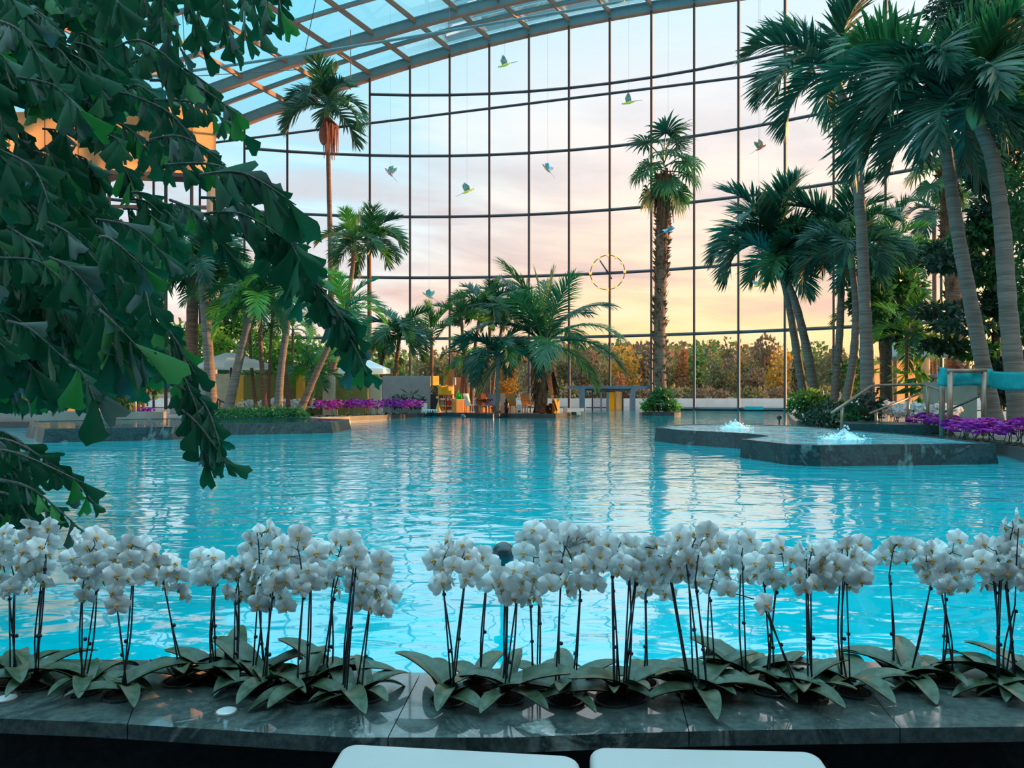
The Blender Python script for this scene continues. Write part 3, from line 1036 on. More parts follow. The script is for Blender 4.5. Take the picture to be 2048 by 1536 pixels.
palm('ringed palm curving up from the middle of the ivy bed', [(556, 820), (562, 740), (574, 650), (582, 580)], 27, 17, 11, 'areca', 14, 92, 21, elo=0.5, ehi=6, mix=0.45)
palm('thin orange-lit stem right of the ringed palm', [(577, 815), (571, 720), (566, 640)], 31, 8, 6, 'areca', 8, 60, 22, tmat='trunk_brown', mix=0.6)
palm('palm leaning far right from the end of the ivy bed', [(601, 820), (630, 752), (662, 682), (690, 622)], 27, 16, 9, 'areca', 12, 84, 23, tmat='trunk_brown', elo=0.6, ehi=5.5, mix=0.3)
palm('young fan-shaped palm by the yellow wall strip', [(618, 812), (622, 770), (625, 735)], 31.5, 9, 8, 'stiff', 12, 56, 24, tmat='trunk_brown', elo=1.5, ehi=5.5, mix=0.4)
palm('thin bare stem in front of the olive wall', [(583, 812), (584, 750), (586, 660)], 33, 6, 5, 'areca', 7, 50, 25, tmat='trunk_brown', mix=0.7)
# palms before the glass, centre left
palm('bushy low palm with a full round crown behind the magenta orchids', [(785, 808), (789, 760), (796, 700), (799, 672)], 40, 9, 7, 'arching', 19, 66, 26, tmat='trunk_brown', elo=1.0, ehi=5.4, mix=0.7)
palm('slim stem at the left edge of the grey screen', [(769, 808), (765, 770), (762, 715)], 41, 8, 7, 'areca', 8, 50, 27, tmat='trunk_brown', mix=0.6)
palm('thin palm with one upright feather frond left of the bar', [(862, 770), (863, 720), (863, 665)], 44, 8, 7, 'stiff', 8, 62, 28, tmat='trunk_brown', elo=0, ehi=4.2, azs=[90, 185, 350, 20, 160, 200, 340, 270])
palm('palm with stiff spread fronds behind the bar shelves', [(936, 822), (930, 740), (923, 640)], 40, 7, 6, 'stiff', 10, 54, 29, tmat='trunk_brown', elo=0.4, ehi=4.8, mix=0.2)
palm('slim palm with a tufted crown right of the spread-frond palm', [(943, 822), (946, 730), (962, 615)], 41, 8, 6, 'arching', 13, 56, 30, tmat='trunk_brown', elo=0.8, ehi=5.2, mix=0.4)
palm('tufted palm on a brown stem behind the dark umbrella-shaped palm', [(972, 800), (976, 720), (984, 610)], 43, 7, 6, 'arching', 13, 56, 31, tmat='trunk_brown', elo=0.5, ehi=5.0, mix=0.5)
palm('thin stem with drooping fronds beside the golden shrub', [(984, 800), (992, 720), (1010, 625)], 43, 6, 6, 'arching', 11, 54, 32, tmat='trunk_brown', elo=1, ehi=5.4, mix=0.6)
palm('dark umbrella-shaped palm at the front of the bar island', [(996, 826), (996, 770), (996, 712)], 35, 10, 8, 'arching', 15, 80, 33, elo=1.0, ehi=4.6, mix=0.1)
palm('low palm tucked behind the umbrella-shaped palm', [(922, 806), (926, 750), (932, 715)], 40, 7, 6, 'areca', 10, 48, 34, tmat='trunk_brown', mix=0.6)
palm('big feathery coconut palm with a shaggy brown trunk beside the clock', [(1080, 826), (1081, 780), (1084, 735), (1089, 690)], 36, 22, 26, 'coconut', 18, 146, 35, tmat='fibre', elo=0.1, ehi=4.4, azs=[170, 345, 80, 200, 20, 300, 150, 35, 250, 185, 335, 60, 200, 0, 120, 270, 25, 160], extra=fibre_skirt, mix=0.4, ring=False)
# right side
palm('left of two palms rising together from the right bank, arching crown', [(1610, 800), (1596, 720), (1578, 610), (1556, 515)], 26, 18, 12, 'arching', 17, 135, 36, elo=0.6, ehi=5.0, shaft=28, mix=0.05)
palm('right of two palms rising together from the right bank', [(1632, 812), (1618, 720), (1592, 610), (1566, 545)], 25, 20, 12, 'arching', 9, 105, 37, elo=0.6, ehi=4.6, shaft=24, mix=0.05)
palm('grey palm with a spiky crown behind the pair on the right bank', [(1668, 806), (1677, 700), (1682, 600), (1680, 500)], 24, 16, 12, 'arching', 15, 112, 38, elo=0.4, ehi=5.0, shaft=26, mix=0.05)
palm('leaning grey palm by the lower end of the long handrail', [(1690, 808), (1706, 720), (1712, 620), (1704, 530)], 22, 18, 12, 'arching', 12, 105, 39, elo=0.6, ehi=5.2, shaft=26, mix=0.1)
palm('tall bent palm with a high dark crown before the right of the glass', [(1736, 830), (1731, 640), (1719, 400), (1700, 245), (1676, 172)], 20, 26, 15, 'arching', 17, 152, 40, elo=0.5, ehi=5.2, shaft=40, mix=0.05)
palm('leaning pale palm with a huge drooping crown by the teal cloth', [(1990, 850), (1958, 690), (1918, 480), (1893, 310), (1876, 205)], 16, 30, 20, 'arching', 19, 190, 41, elo=1.3, ehi=6.0, shaft=46, mix=0.05)
palm('rightmost pale palm leaning in front of the dark tree', [(2040, 850), (2018, 640), (2004, 450), (1985, 320), (1955, 245)], 15, 36, 22, 'arching', 15, 180, 42, elo=0.6, ehi=5.4, shaft=44, mix=0.05)
palm('thin palm with a light feathery crown beside the broadleaf tree', [(1766, 800), (1764, 680), (1766, 560), (1768, 500)], 30, 8, 6, 'stiff', 14, 80, 43, elo=0.6, ehi=5.2, mix=0.5)
palm('brown twin-stemmed palm behind the handrail', [(1772, 812), (1770, 720), (1764, 640), (1762, 600)], 26, 22, 16, 'areca', 12, 82, 44, tmat='trunk_brown', mix=0.3)
palm('red-brown stem with arching fronds before the peach awning wall', [(1815, 846), (1813, 760), (1814, 670)], 22, 7, 6, 'areca', 12, 80, 45, tmat='trunk_brown', elo=1, ehi=5.6, mix=0.4)
palm('slim pink-lit stem right of the broadleaf tree', [(1870, 800), (1869, 640), (1868, 420)], 34, 9, 7, 'arching', 8, 72, 46, tmat='trunk_brown', elo=1.5, ehi=5.5, mix=0.1)


def fan_palm(label, pts, Y, w0, w1, nf, fpx, seed, skirt=True, island=False, boots=260):
    r = random.Random(seed)
    s = Y / F
    wp = [W(x, y, Y) for x, y in pts]
    root = thing('fan_palm', label, 'palm', wp[0], 'palms around the pool')
    path = smooth_path(wp, 8)
    n = len(path)
    rad = [(w0 + (w1 - w0) * k / (n - 1)) * s / 2 * (1 + 0.3 * math.exp(-k / n * 12)) for k in range(n)]
    MB().tube(path, rad, n=12).build('trunk', M['trunk_brown'], parent=root, smooth=True)
    mb = MB()
    for k in range(boots):
        t = r.uniform(0.05, 1) ** 0.85
        x = t * (n - 1)
        i = min(int(x), n - 2)
        c = path[i].lerp(path[i + 1], x - i)
        a = r.uniform(0, 2 * PI)
        rr = rad[i] * 0.95
        o = Vector((math.cos(a), math.sin(a), 0))
        sd = Vector((-math.sin(a), math.cos(a), 0)) * 0.09
        p = c + o * rr
        q = p + o * r.uniform(0.12, 0.30) + Vector((0, 0, r.uniform(-0.05, 0.35)))
        mb.add([p - sd, p + sd, q, p - Vector((0, 0, 0.14))], [(0, 1, 2), (1, 3, 2), (3, 0, 2)])
    mb.build('bark', M['fibre'], parent=root)
    top = path[-1]
    if skirt:
        mb = MB()
        for k in range(170):
            a = r.uniform(0, 2 * PI)
            h = r.uniform(-0.3, 1.5)
            q = r.uniform(0.25, 0.75)
            p = top + Vector((math.cos(a) * q * 0.7, math.sin(a) * q * 0.7, -h))
            d = Vector((math.cos(a) * 0.12, math.sin(a) * 0.12, -1)) * r.uniform(0.8, 1.5)
            sd = Vector((-math.sin(a), math.cos(a), 0)) * 0.06
            mb.add([p - sd, p + sd, p + d + sd * 0.3, p + d - sd * 0.3], [(0, 1, 2, 3)])
        mb.build('dead_leaf_skirt', M['straw'], parent=root)
    L = fpx * s
    for i in range(nf):
        t = i / (nf - 1)
        k = max(0, min(5, int(round(t * 4.9 + r.uniform(-0.4, 0.4)))))
        az = i * 137.5 + r.uniform(-15, 15)
        lift = Vector((0, 0, 0.9 - 1.0 * t))
        inst('fan_leaf', FAN[k], root, Matrix.Translation(top + lift) @ Matrix.Rotation(R(az), 4, 'Z') @ Matrix.Rotation(R(r.uniform(-12, 12)), 4, 'X') @ Matrix.Scale(L * r.uniform(0.92, 1.12), 4))
    return root


fan_palm('tall fan palm with a shaggy trunk on the small ivy island', [(1321, 800), (1319, 660), (1322, 540), (1325, 440), (1328, 350)], 40, 22, 26, 19, 84, 61, boots=480)
fan_palm('red-brown fan palm behind the leaning pale palms on the right', [(1912, 800), (1908, 600), (1900, 440), (1894, 340)], 30, 30, 30, 14, 90, 62, skirt=False, boots=300)

# ---------------------------------------------------------------- fishtail palm in the near left
def fish_leaflet(mb, p, d, n, L, r, mi=0):
    """wedge leaflet with a ragged end hanging from p along d"""
    d = d.normalized()
    s = d.cross(n).normalized()
    n = s.cross(d).normalized()
    rows = []
    skew = r.uniform(-0.25, 0.25)
    for k, (t, w) in enumerate(((0, 0.03), (0.3, 0.11), (0.6, 0.21), (0.82, 0.29))):
        c = p + d * L * t - n * (0.16 * L * t * t) + s * skew * L * t * t * 0.5
        fold = n * (0.06 * L)
        rows.append([c - s * w * L - fold * (w * 4), c - s * w * L * 0.5, c + n * 0.0, c + s * w * L * 0.5, c + s * w * L - fold * (w * 4)])
    end = []
    c = p + d * L * 0.82 - n * (0.12 * L)
    for j, x in enumerate((-0.34, -0.16, 0.02, 0.18, 0.32)):
        end.append(c + s * x * L + d * L * (0.18 + r.uniform(-0.13, 0.12) + (0.10 if j in (1, 3) else 0)) - n * 0.08 * L)
    rows.append(end)
    vs = [q for row in rows for q in row]
    fs = []
    for a in range(4):
        for b in range(4):
            i = a * 5 + b
            fs.append((i, i + 1, i + 6, i + 5))
    mb.add(vs, fs, mi)


FISH = [M['fish'], M['fish_sheen'], M['fish_backlit'], M['bark']]


def spray(mb, A, B, n, size, r, pale=0.08, bright=0.06, sag=0.12):
    A, B = Vector(A), Vector(B)
    ln = (B - A).length
    mid = A.lerp(B, 0.5) + Vector((0, r.uniform(-.1, .1), sag * ln))
    path = smooth_path([A, mid, B], 7)
    mb.tube(path, [0.009 * (1 - 0.7 * k / (len(path) - 1)) for k in range(len(path))], n=4, mi=3, cap=False)
    for k in range(n):
        t = 0.12 + 0.88 * (k + r.random() * 0.5) / n
        x = min(t * (len(path) - 1), len(path) - 1.001)
        i = int(x)
        p = path[i].lerp(path[i + 1], x - i)
        tg = (path[i + 1] - path[i]).normalized()
        sd = tg.cross(Vector((0, -1, 0.3))).normalized() * (1 if k % 2 else -1)
        d = tg * r.uniform(0.2, 0.7) + sd * r.uniform(0.15, 0.7) + Vector((0, r.uniform(-0.4, 0.4), -r.uniform(0.45, 1.2)))
        nn = Vector((r.uniform(-1.2, 1.2), -1, r.uniform(-0.5, 0.9)))
        q = r.random()
        fish_leaflet(mb, p, d, nn, size * r.uniform(0.65, 1.25), r, 1 if q < pale else (2 if q < pale + bright else 0))


r = random.Random(21)
ROOT = W(-620, 1500, 4.6)
ROOT.z = -0.35
fish = thing('fishtail_palm', 'huge dark fishtail palm with ragged hanging leaves at the near left', 'palm tree', ROOT)
MB().tube(smooth_path([ROOT, ROOT + Vector((0.1, 0, 1.6)), ROOT + Vector((0.25, 0, 3.4)), ROOT + Vector((0.4, 0, 5.2))], 6), [0.16] * 19, n=10).build('trunk', M['bark'], parent=fish, smooth=True)
SPR = []                                    # (x0,y0,x1,y1,depth,leaflets,size px)
for x in range(285, 570, 21):
    SPR.append((x - 26 + r.uniform(-8, 8), -70, x + r.uniform(-8, 6), (62 if x > 480 else 88) + r.uniform(-28, 14) + (-25 if x > 520 else 0), r.uniform(3.6, 4.4), 11, 58))
SPR += [(230, 95, 378, 150, 3.7, 12, 60), (250, 130, 430, 178, 3.9, 13, 62), (300, 160, 470, 225, 3.8, 13, 62), (310, 200, 478, 262, 4.0, 12, 58),
        (260, 190, 400, 300, 3.9, 12, 66), (300, 280, 452, 330, 3.8, 10, 62), (330, 330, 545, 395, 3.6, 13, 72), (400, 350, 592, 410, 3.5, 10, 96),
        (340, 400, 470, 520, 3.9, 12, 70), (400, 395, 560, 452, 3.9, 12, 66), (390, 430, 600, 500, 3.8, 14, 66), (470, 470, 640, 560, 3.9, 14, 66),
        (500, 480, 610, 600, 4.1, 12, 62), (560, 520, 690, 640, 3.8, 14, 66), (600, 560, 722, 690, 3.8, 14, 66), (640, 610, 720, 735, 3.9, 12, 62),
        (655, 640, 734, 745, 3.7, 11, 60), (520, 430, 600, 520, 3.7, 8, 80), (300, 620, 392, 750, 3.8, 13, 66), (330, 700, 402, 840, 3.7, 13, 64),
        (350, 770, 440, 890, 3.6, 13, 62), (365, 820, 455, 930, 3.6, 12, 60), (375, 830, 420, 935, 3.7, 9, 60), (280, 700, 372, 800, 3.9, 12, 60),
        (225, 660, 262, 742, 3.4, 5, 112), (140, 730, 190, 800, 3.4, 5, 88), (200, 620, 290, 710, 3.4, 8, 100),
        (-60, 880, 130, 945, 3.2, 12, 62), (-50, 905, 165, 965, 3.1, 12, 60), (-40, 930, 188, 1005, 3.1, 12, 60), (0, 960, 150, 1048, 3.0, 10, 58),
        (-40, 980, 70, 1060, 3.1, 10, 64), (-70, 900, 70, 1010, 3.2, 12, 66), (-80, 940, 30, 1050, 3.3, 10, 66), (-60, 860, 90, 920, 3.3, 10, 62), (-90, 870, 45, 985, 3.4, 13, 70), (-90, 900, 30, 1040, 3.5, 13, 70), (-70, 850, 62, 955, 3.6, 13, 70), (-100, 950, 62, 1062, 3.4, 13, 66), (-80, 990, 50, 1078, 3.3, 11, 62), (-90, 840, 40, 915, 3.6, 12, 70)]


def bound(y):
    pts = [(-60, 330), (60, 285), (100, 300), (150, 330), (230, 360), (300, 405), (350, 390), (420, 400), (480, 385), (550, 330), (620, 325), (700, 345), (745, 335), (775, 280), (800, 120), (840, 60), (960, 50), (1060, 20)]
    for (a, b), (c, d) in zip(pts, pts[1:]):
        if a <= y <= c:
            return b + (d - b) * (y - a) / (c - a)
    return 20


HOLES = [(300, 95, 42, 34), (185, 85, 30, 20), (75, 235, 34, 24), (115, 290, 26, 18), (255, 345, 50, 20), (300, 262, 26, 14), (345, 375, 34, 26), (270, 400, 30, 18), (20, 215, 16, 14), (205, 290, 14, 12)]
FRONT_N = len(SPR)
k = 0
while k < 46:
    y = r.uniform(-40, 750)
    x = r.uniform(-40, bound(y) - 10)
    if any(abs(x - a) < c + 46 and abs(y - b) < d + 40 for a, b, c, d in HOLES):
        continue
    SPR.append((x - 110 + r.uniform(-40, 30), y - 60 + r.uniform(-50, 30), x, y + 20, r.uniform(3.3, 4.6), 11, 76))
    k += 1
for q, (x0, y0, x1, y1, Y, n, sz) in enumerate(SPR):
    mb = MB()
    spray(mb, W(x0, y0, Y + 0.15), W(x1, y1, Y), int(n * 1.25), sz * (0.74 if sz < 80 else 0.85) * Y / F, r, pale=0.13, bright=0.05 if q >= FRONT_N or x1 > 420 else 0.12)
    mb.build('frond', FISH, parent=fish, smooth=True)
mb = MB()
k = 0
while k < 470:
    y = r.uniform(-60, 790)
    x = r.uniform(-60, bound(y) - 30)
    if any(abs(x - a) < c + 22 and abs(y - b) < d + 20 for a, b, c, d in HOLES) and r.random() < 0.96:
        continue
    Y = r.uniform(4.6, 6.6)
    spray(mb, W(x - r.uniform(20, 90), y - r.uniform(10, 70), Y + 0.1), W(x, y, Y), 8, 46 * Y / F, r, pale=0.04, bright=0.07)
    k += 1
fo = mb.build('foliage', FISH, parent=fish, smooth=True)
fo['kind'] = 'stuff'

# ---------------------------------------------------------------- broadleaf trees and shrubs inside
def shrub(name, label, lobes, Y, n, leafpx, mats, seed, cat='shrub', trunk=None, group=None, dens=None, aspect=0.45):
    """lobes: (px, py, rx px, ry px, dY)"""
    r = random.Random(seed)
    s = Y / F
    b = trunk[0] if trunk else (lobes[0][0], max(l[1] + l[3] for l in lobes))
    base = W(b[0], b[1], Y)
    root = thing(name, label, cat, base, group)
    mb = MB()
    tot = sum(l[2] * l[3] for l in lobes)
    for (x, y, rx, ry, dY) in lobes:
        c = W(x, y, Y + dY)
        q = max(20, int(n * rx * ry / tot))
        leaf_cloud(mb, c, (rx * s, max(0.35, rx * s * 0.7), ry * s), q, leafpx * s, r, mi=0 if r.random() < 0.75 or len(mats) == 1 else 1, aspect=aspect, shell=0.35)
    mb.build('crown', mats, parent=root)
    if trunk:
        MB().tube(smooth_path([W(x, y, Y) for x, y in trunk], 5), [trunk_w * s for trunk_w in [10 - 5 * i / (5 * (len(trunk) - 1)) for i in range(5 * (len(trunk) - 1) + 1)]], n=8).build('trunk', M['bark'], parent=root, smooth=True)
    return root


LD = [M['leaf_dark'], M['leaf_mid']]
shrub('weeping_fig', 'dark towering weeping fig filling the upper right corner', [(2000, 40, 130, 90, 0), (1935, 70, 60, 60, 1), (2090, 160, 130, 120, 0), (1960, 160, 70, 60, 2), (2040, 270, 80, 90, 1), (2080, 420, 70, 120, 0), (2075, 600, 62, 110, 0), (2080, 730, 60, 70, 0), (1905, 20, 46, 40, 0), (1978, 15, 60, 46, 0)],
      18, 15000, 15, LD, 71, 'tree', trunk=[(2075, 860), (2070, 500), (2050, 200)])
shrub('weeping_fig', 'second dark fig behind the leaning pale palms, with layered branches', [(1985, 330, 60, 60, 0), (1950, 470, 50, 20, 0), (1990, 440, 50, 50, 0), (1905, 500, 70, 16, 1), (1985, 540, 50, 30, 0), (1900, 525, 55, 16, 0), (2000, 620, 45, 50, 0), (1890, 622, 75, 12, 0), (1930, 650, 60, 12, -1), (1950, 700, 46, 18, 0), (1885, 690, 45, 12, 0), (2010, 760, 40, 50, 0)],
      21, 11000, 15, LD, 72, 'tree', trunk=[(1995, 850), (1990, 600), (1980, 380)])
shrub('broadleaf_tree', 'mid-green broadleaf tree between the tall bent palm and the peach awning', [(1770, 560, 62, 60, 0), (1745, 600, 40, 50, -1), (1808, 570, 46, 48, 1), (1800, 500, 56, 26, 0), (1775, 640, 56, 40, 0), (1810, 660, 30, 40, 0), (1850, 505, 40, 16, 0)],
      25, 3800, 17, [M['leaf_mid'], M['leaf_dark']], 73, 'tree', trunk=[(1778, 815), (1776, 700), (1772, 600)])
shrub('laurel_shrub', 'lime-tinged shrub at the foot of the two palms rising together', [(1616, 800, 40, 22, 0), (1640, 815, 40, 26, 0), (1600, 815, 22, 20, 0)], 24.5, 900, 11, [M['leaf_mid'], M['leaf_lime']], 74)
shrub('laurel_shrub', 'dark rounded shrub under the lower end of the long handrail', [(1660, 828, 50, 26, 0), (1640, 838, 44, 18, -0.5), (1700, 824, 30, 22, 0)], 21.5, 1300, 11, LD, 75)
shrub('laurel_shrub', 'low dark shrub around the foot of the tall bent palm', [(1728, 822, 32, 30, 0), (1742, 800, 20, 26, 0), (1712, 836, 34, 18, 0)], 20, 800, 12, LD, 76)
shrub('dracaena', 'yellow-green long-leaved plant by the broadleaf tree trunk', [(1700, 755, 24, 30, 0), (1722, 740, 20, 24, 0)], 24, 240, 24, [M['leaf_lime'], M['leaf_mid']], 77, aspect=0.2)
shrub('banana_plant', 'yellowing broad-leaved plant before the peach awning wall', [(1838, 770, 22, 30, 0), (1822, 740, 16, 16, 0)], 21, 34, 40, [M['leaf_lime'], M['leaf_mid']], 78, aspect=0.25)
shrub('ivy_bed', 'trimmed green ivy bed on the left whirlpool at the foot of the leaning palms', [(470, 826, 50, 9, 0), (520, 826, 50, 11, 0), (565, 827, 40, 13, 0), (596, 829, 20, 14, 0), (445, 829, 30, 8, 0)], 25.5, 2200, 8, [M['leaf_mid'], M['leaf_lime']], 79, cat='ivy')
shrub('ivy_mound', 'small ivy island wrapped around the foot of the tall shaggy fan palm', [(1322, 790, 20, 14, 0), (1320, 806, 34, 12, 0), (1345, 813, 18, 7, 0), (1300, 812, 20, 7, 0)], 39.5, 1500, 8, [M['leaf_mid'], M['leaf_lime']], 80, cat='ivy')
ip = W(1320, 815, 39.5)
struct(MB().lathe((ip.x, ip.y, 0), [(1.1, -0.4), (1.1, 0.16), (0.95, 0.2)], n=18), 'trim_12', M['kerb'], 'dark round stone kerb of the ivy island', 'kerb')
shrub('hanging_greens', 'dark shrubs in a row behind the magenta orchids by the grey screen', [(745, 806, 20, 9, 0), (800, 803, 26, 9, 0), (830, 805, 16, 8, 0)], 38, 500, 10, LD, 81)
shrub('golden_bamboo', 'golden sunlit shrub standing before the glass by the umbrella-shaped palm', [(1016, 760, 17, 34, 0), (1008, 794, 15, 24, 0), (1022, 735, 10, 18, 0)], 44, 800, 7, [M['oleaf_gold']], 82)
shrub('hedge', 'bright green bushes behind the white parasol', [(400, 690, 66, 40, 0), (470, 680, 60, 46, 2), (350, 690, 50, 46, 0), (540, 700, 50, 36, 0), (500, 738, 90, 14, 0), (600, 720, 60, 40, 1)], 44, 4500, 12, [M['oleaf_lush'], M['leaf_mid']], 83, cat='hedge')
shrub('hedge', 'green bushes left of the parasol, mostly behind the near fishtail leaves', [(250, 762, 70, 60, 0), (180, 730, 60, 60, -3), (310, 730, 50, 40, 0)], 37.5, 2600, 13, [M['leaf_mid'], M['leaf_dark']], 84, cat='hedge')
shrub('garden_tree', 'open light-green tree against the sky behind the stout orange-lit palm', [(455, 630, 34, 34, 0), (440, 600, 20, 24, 0), (474, 650, 26, 22, 0)], 46, 420, 15, [M['leaf_mid']], 85, cat='tree', trunk=[(452, 820), (452, 700), (452, 600)])

# ---------------------------------------------------------------- trees outside
OC = []
for v in range(4):
    rr = random.Random(300 + v)
    mb = MB()
    for k in range(15):
        u = rand_unit(rr)
        c = Vector((u.x * 0.30, u.y * 0.30, 0.56 + u.z * 0.33))
        leaf_cloud(mb, c, (0.24, 0.24, 0.20), 70, 0.085, rr, aspect=0.75, shell=0.6, droop=0)
    OC.append(mb.mesh('outdoor_crown', M['oleaf_green']))
mb = MB()
rr = random.Random(310)
for k in range(9):
    leaf_cloud(mb, (0, 0, 0.12 + 0.095 * k), (0.22 * (1 - 0.07 * k), 0.22 * (1 - 0.07 * k), 0.09), 60, 0.075, rr, aspect=0.7, shell=0.6, droop=-0.4)
OCOL = mb.mesh('outdoor_column_crown', M['oleaf_green'])
OUT = [  # px, top y, width px, depth, material, column?
    (1248, 704, 78, 96, 'gold', 0, 'round gold-topped tree'), (1239, 748, 34, 80, 'rust', 1, 'narrow russet tree'), (1290, 700, 84, 110, 'brown', 0, 'brown rounded tree'),
    (1364, 700, 40, 92, 'rust', 1, 'tall russet column-shaped tree'), (1402, 694, 112, 100, 'green', 0, 'broad green tree'), (1456, 690, 90, 118, 'brown', 0, 'tall brown tree'),
    (1492, 712, 64, 96, 'olive', 0, 'olive-green tree'), (1528, 684, 80, 122, 'brown', 0, 'high brown tree'), (1560, 706, 70, 94, 'gold', 0, 'orange-tinged tree'),
    (1592, 722, 24, 90, 'dark', 1, 'thin dark column-shaped tree'), (1628, 696, 96, 108, 'green', 0, 'wide green tree'), (1668, 706, 70, 98, 'olive', 0, 'olive tree'),
    (1716, 716, 80, 104, 'brown', 0, 'brown tree'), (1180, 712, 90, 104, 'brown', 0, 'brown tree'), (1126, 704, 90, 112, 'olive', 0, 'olive tree'),
    (1062, 712, 84, 100, 'brown', 0, 'dull brown tree'), (960, 716, 84, 104, 'green', 0, 'green tree'), (905, 704, 70, 112, 'brown', 0, 'brown tree'), (858, 706, 80, 104, 'olive', 0, 'olive tree'),
    (1330, 716, 66, 94, 'olive', 0, 'olive tree'), (1210, 726, 52, 90, 'olive', 0, 'small olive tree'), (790, 700, 90, 96, 'green', 0, 'green tree'), (720, 690, 90, 90, 'lush', 0, 'fresh green tree'),
    (640, 684, 100, 84, 'lush', 0, 'fresh green tree'), (560, 676, 110, 80, 'lush', 0, 'fresh green tree'), (1012, 716, 70, 96, 'olive', 0, 'olive tree'), (1440, 736, 60, 90, 'olive', 0, 'low olive tree'), (1512, 742, 60, 88, 'brown', 0, 'low brown tree'),
    (1790, 716, 90, 100, 'brown', 0, 'brown tree'), (1860, 712, 90, 104, 'olive', 0, 'olive tree')]
OUT.sort(key=lambda t: t[0])
for q, (px, ty, w, Y, mk, colm, word) in enumerate(OUT):
    g = W(px, 793, Y)
    g.z = 0.3
    htt = W(px, ty, Y).z - 0.3
    root = thing('outdoor_tree', '%s outside the glass front, %s outdoor tree from the left' % (word, ORD[q]), 'tree', g, 'trees outside the glass front')
    me = OCOL if colm else OC[q % 4]
    o = inst('crown', me, root, Matrix.Translation(g) @ Matrix.Rotation(q * 1.3, 4, 'Z') @ Matrix.Diagonal((w * Y / F * (2.2 if colm else 0.98), w * Y / F * (2.2 if colm else 0.98), htt * 1.04, 1)))
    o.material_slots[0].link = 'OBJECT'
    o.material_slots[0].material = M['oleaf_' + mk]
    MB().tube([g, g + Vector((0, 0, htt * 0.6))], [0.22, 0.12], n=6).build('trunk', M['bark'], parent=root)
for q, (px, w, hpx, mk) in enumerate(sorted(((1330, 60, 26, 'olive'), (1420, 70, 22, 'brown'), (1500, 60, 24, 'olive'), (1550, 60, 22, 'brown'), (1280, 60, 22, 'brown'), (1190, 70, 26, 'brown'), (1130, 60, 30, 'olive'), (1075, 50, 28, 'brown'), (1640, 60, 24, 'olive'), (1380, 50, 20, 'olive'), (1240, 60, 20, 'olive'), (920, 70, 26, 'brown'), (970, 60, 22, 'olive')))):
    Y = 80 + (q % 3) * 2
    g = W(px, 793, Y)
    g.z = 0.4
    mb = MB()
    leaf_cloud(mb, g + Vector((0, 0, hpx * Y / F * 0.5)), (w * Y / F * 0.6, 1.5, hpx * Y / F * 0.75), 320, 0.5, rnd, aspect=0.7, shell=0.3, droop=0)
    o = mb.build('outdoor_bush', M['oleaf_' + mk], base=tuple(g))
    tag(o, 'low %s bush on the far bank outside, %s bush from the left' % (mk, ORD[q]), 'bush', 'bushes on the far bank')

# ---------------------------------------------------------------- whirlpools
def foam_mound(c, rx, hh, seed):
    r = random.Random(seed)
    mb = MB()
    n, m = 18, 7
    vs = []
    for i in range(m + 1):
        t = i / m
        for j in range(n):
            a = 2 * PI * j / n
            q = rx * t * (1 + 0.25 * noise.noise(Vector((math.cos(a) * 2, math.sin(a) * 2, seed))))
            z = hh * (1 - t) ** 1.3 * (1 + 0.5 * r.uniform(-1, 1) * (1 - t)) - 0.01
            vs.append((c[0] + q * math.cos(a), c[1] + q * math.sin(a), c[2] + z))
    fs = []
    for i in range(m):
        for j in range(n):
            j2 = (j + 1) % n
            fs.append((i * n + j, i * n + j2, (i + 1) * n + j2, (i + 1) * n + j))
    mb.add(vs, fs)
    for k in range(70):
        a, q = r.uniform(0, 2 * PI), rx * r.random() ** 0.8
        mb.ball((c[0] + q * math.cos(a), c[1] + q * math.sin(a), c[2] + max(0.02, hh * (1 - q / rx) * r.uniform(0.7, 1.7))), r.uniform(0.007, 0.022), n=6)
    return mb


def whirlpool(label, top, zt, inner, mounds, name='whirlpool_basin', grow=0.16, wm='whirl_water'):
    pts = [G(x, y, zt) for x, y in top]
    c = sum(pts, Vector()) / len(pts)
    root = thing(name, label, 'whirlpool', (c.x, c.y, 0))
    n = len(pts)
    bot = []
    for p in pts:
        d = p - c
        d.z = 0
        bot.append(p + d.normalized() * grow + Vector((0, 0, -zt - 0.7)))
    inn = [p + (c - p) * inner for p in pts]
    lip = [q - Vector((0, 0, 0.035)) for q in inn]
    mb = MB()
    fs = []
    for i in range(n):
        j = (i + 1) % n
        fs += [(i, j, n + j, n + i), (n + i, n + j, 2 * n + j, 2 * n + i), (2 * n + i, 2 * n + j, 3 * n + j, 3 * n + i)]
    mb.add([tuple(v) for v in bot + pts + inn + lip], fs)
    o = mb.build('stone_rim', M['stone_basin'], parent=root)
    mb = MB()
    mb.add([tuple(q + Vector((0, 0, 0.022))) for q in lip], [tuple(range(n))])
    mb.build('water_surface', M[wm], parent=root)
    for k, (x, y, rx, hh) in enumerate(mounds):
        g = G(x, y, zt)
        foam_mound((g.x, g.y, zt - 0.02), rx * g.y / F, hh * g.y / F, k + 3).build('foam', M['foam'], parent=root, smooth=True)
    return root


whirlpool('raised bubbling whirlpool with two corners of dark teal marble, right half of the pool',
          [(1312, 855), (1363, 860), (1495, 866.5), (1536, 871), (1482, 878), (1577, 888.5), (1640, 890.5), (1830, 889), (1990, 887), (1845, 871), (1690, 859), (1600, 851.5), (1445, 847), (1343, 849.5)],
          0.30, 0.035, [(1470, 855, 38, 13), (1688, 876, 52, 17)])
whirlpool('long raised whirlpool of teal marble on the left, ivy bed behind it', [(58, 849), (90, 857.5), (345, 853.5), (440, 847), (662, 844), (698, 838.5), (612, 835.5), (300, 837), (60, 842)],
          0.30, 0.03, [], grow=0.22, wm='still_water')

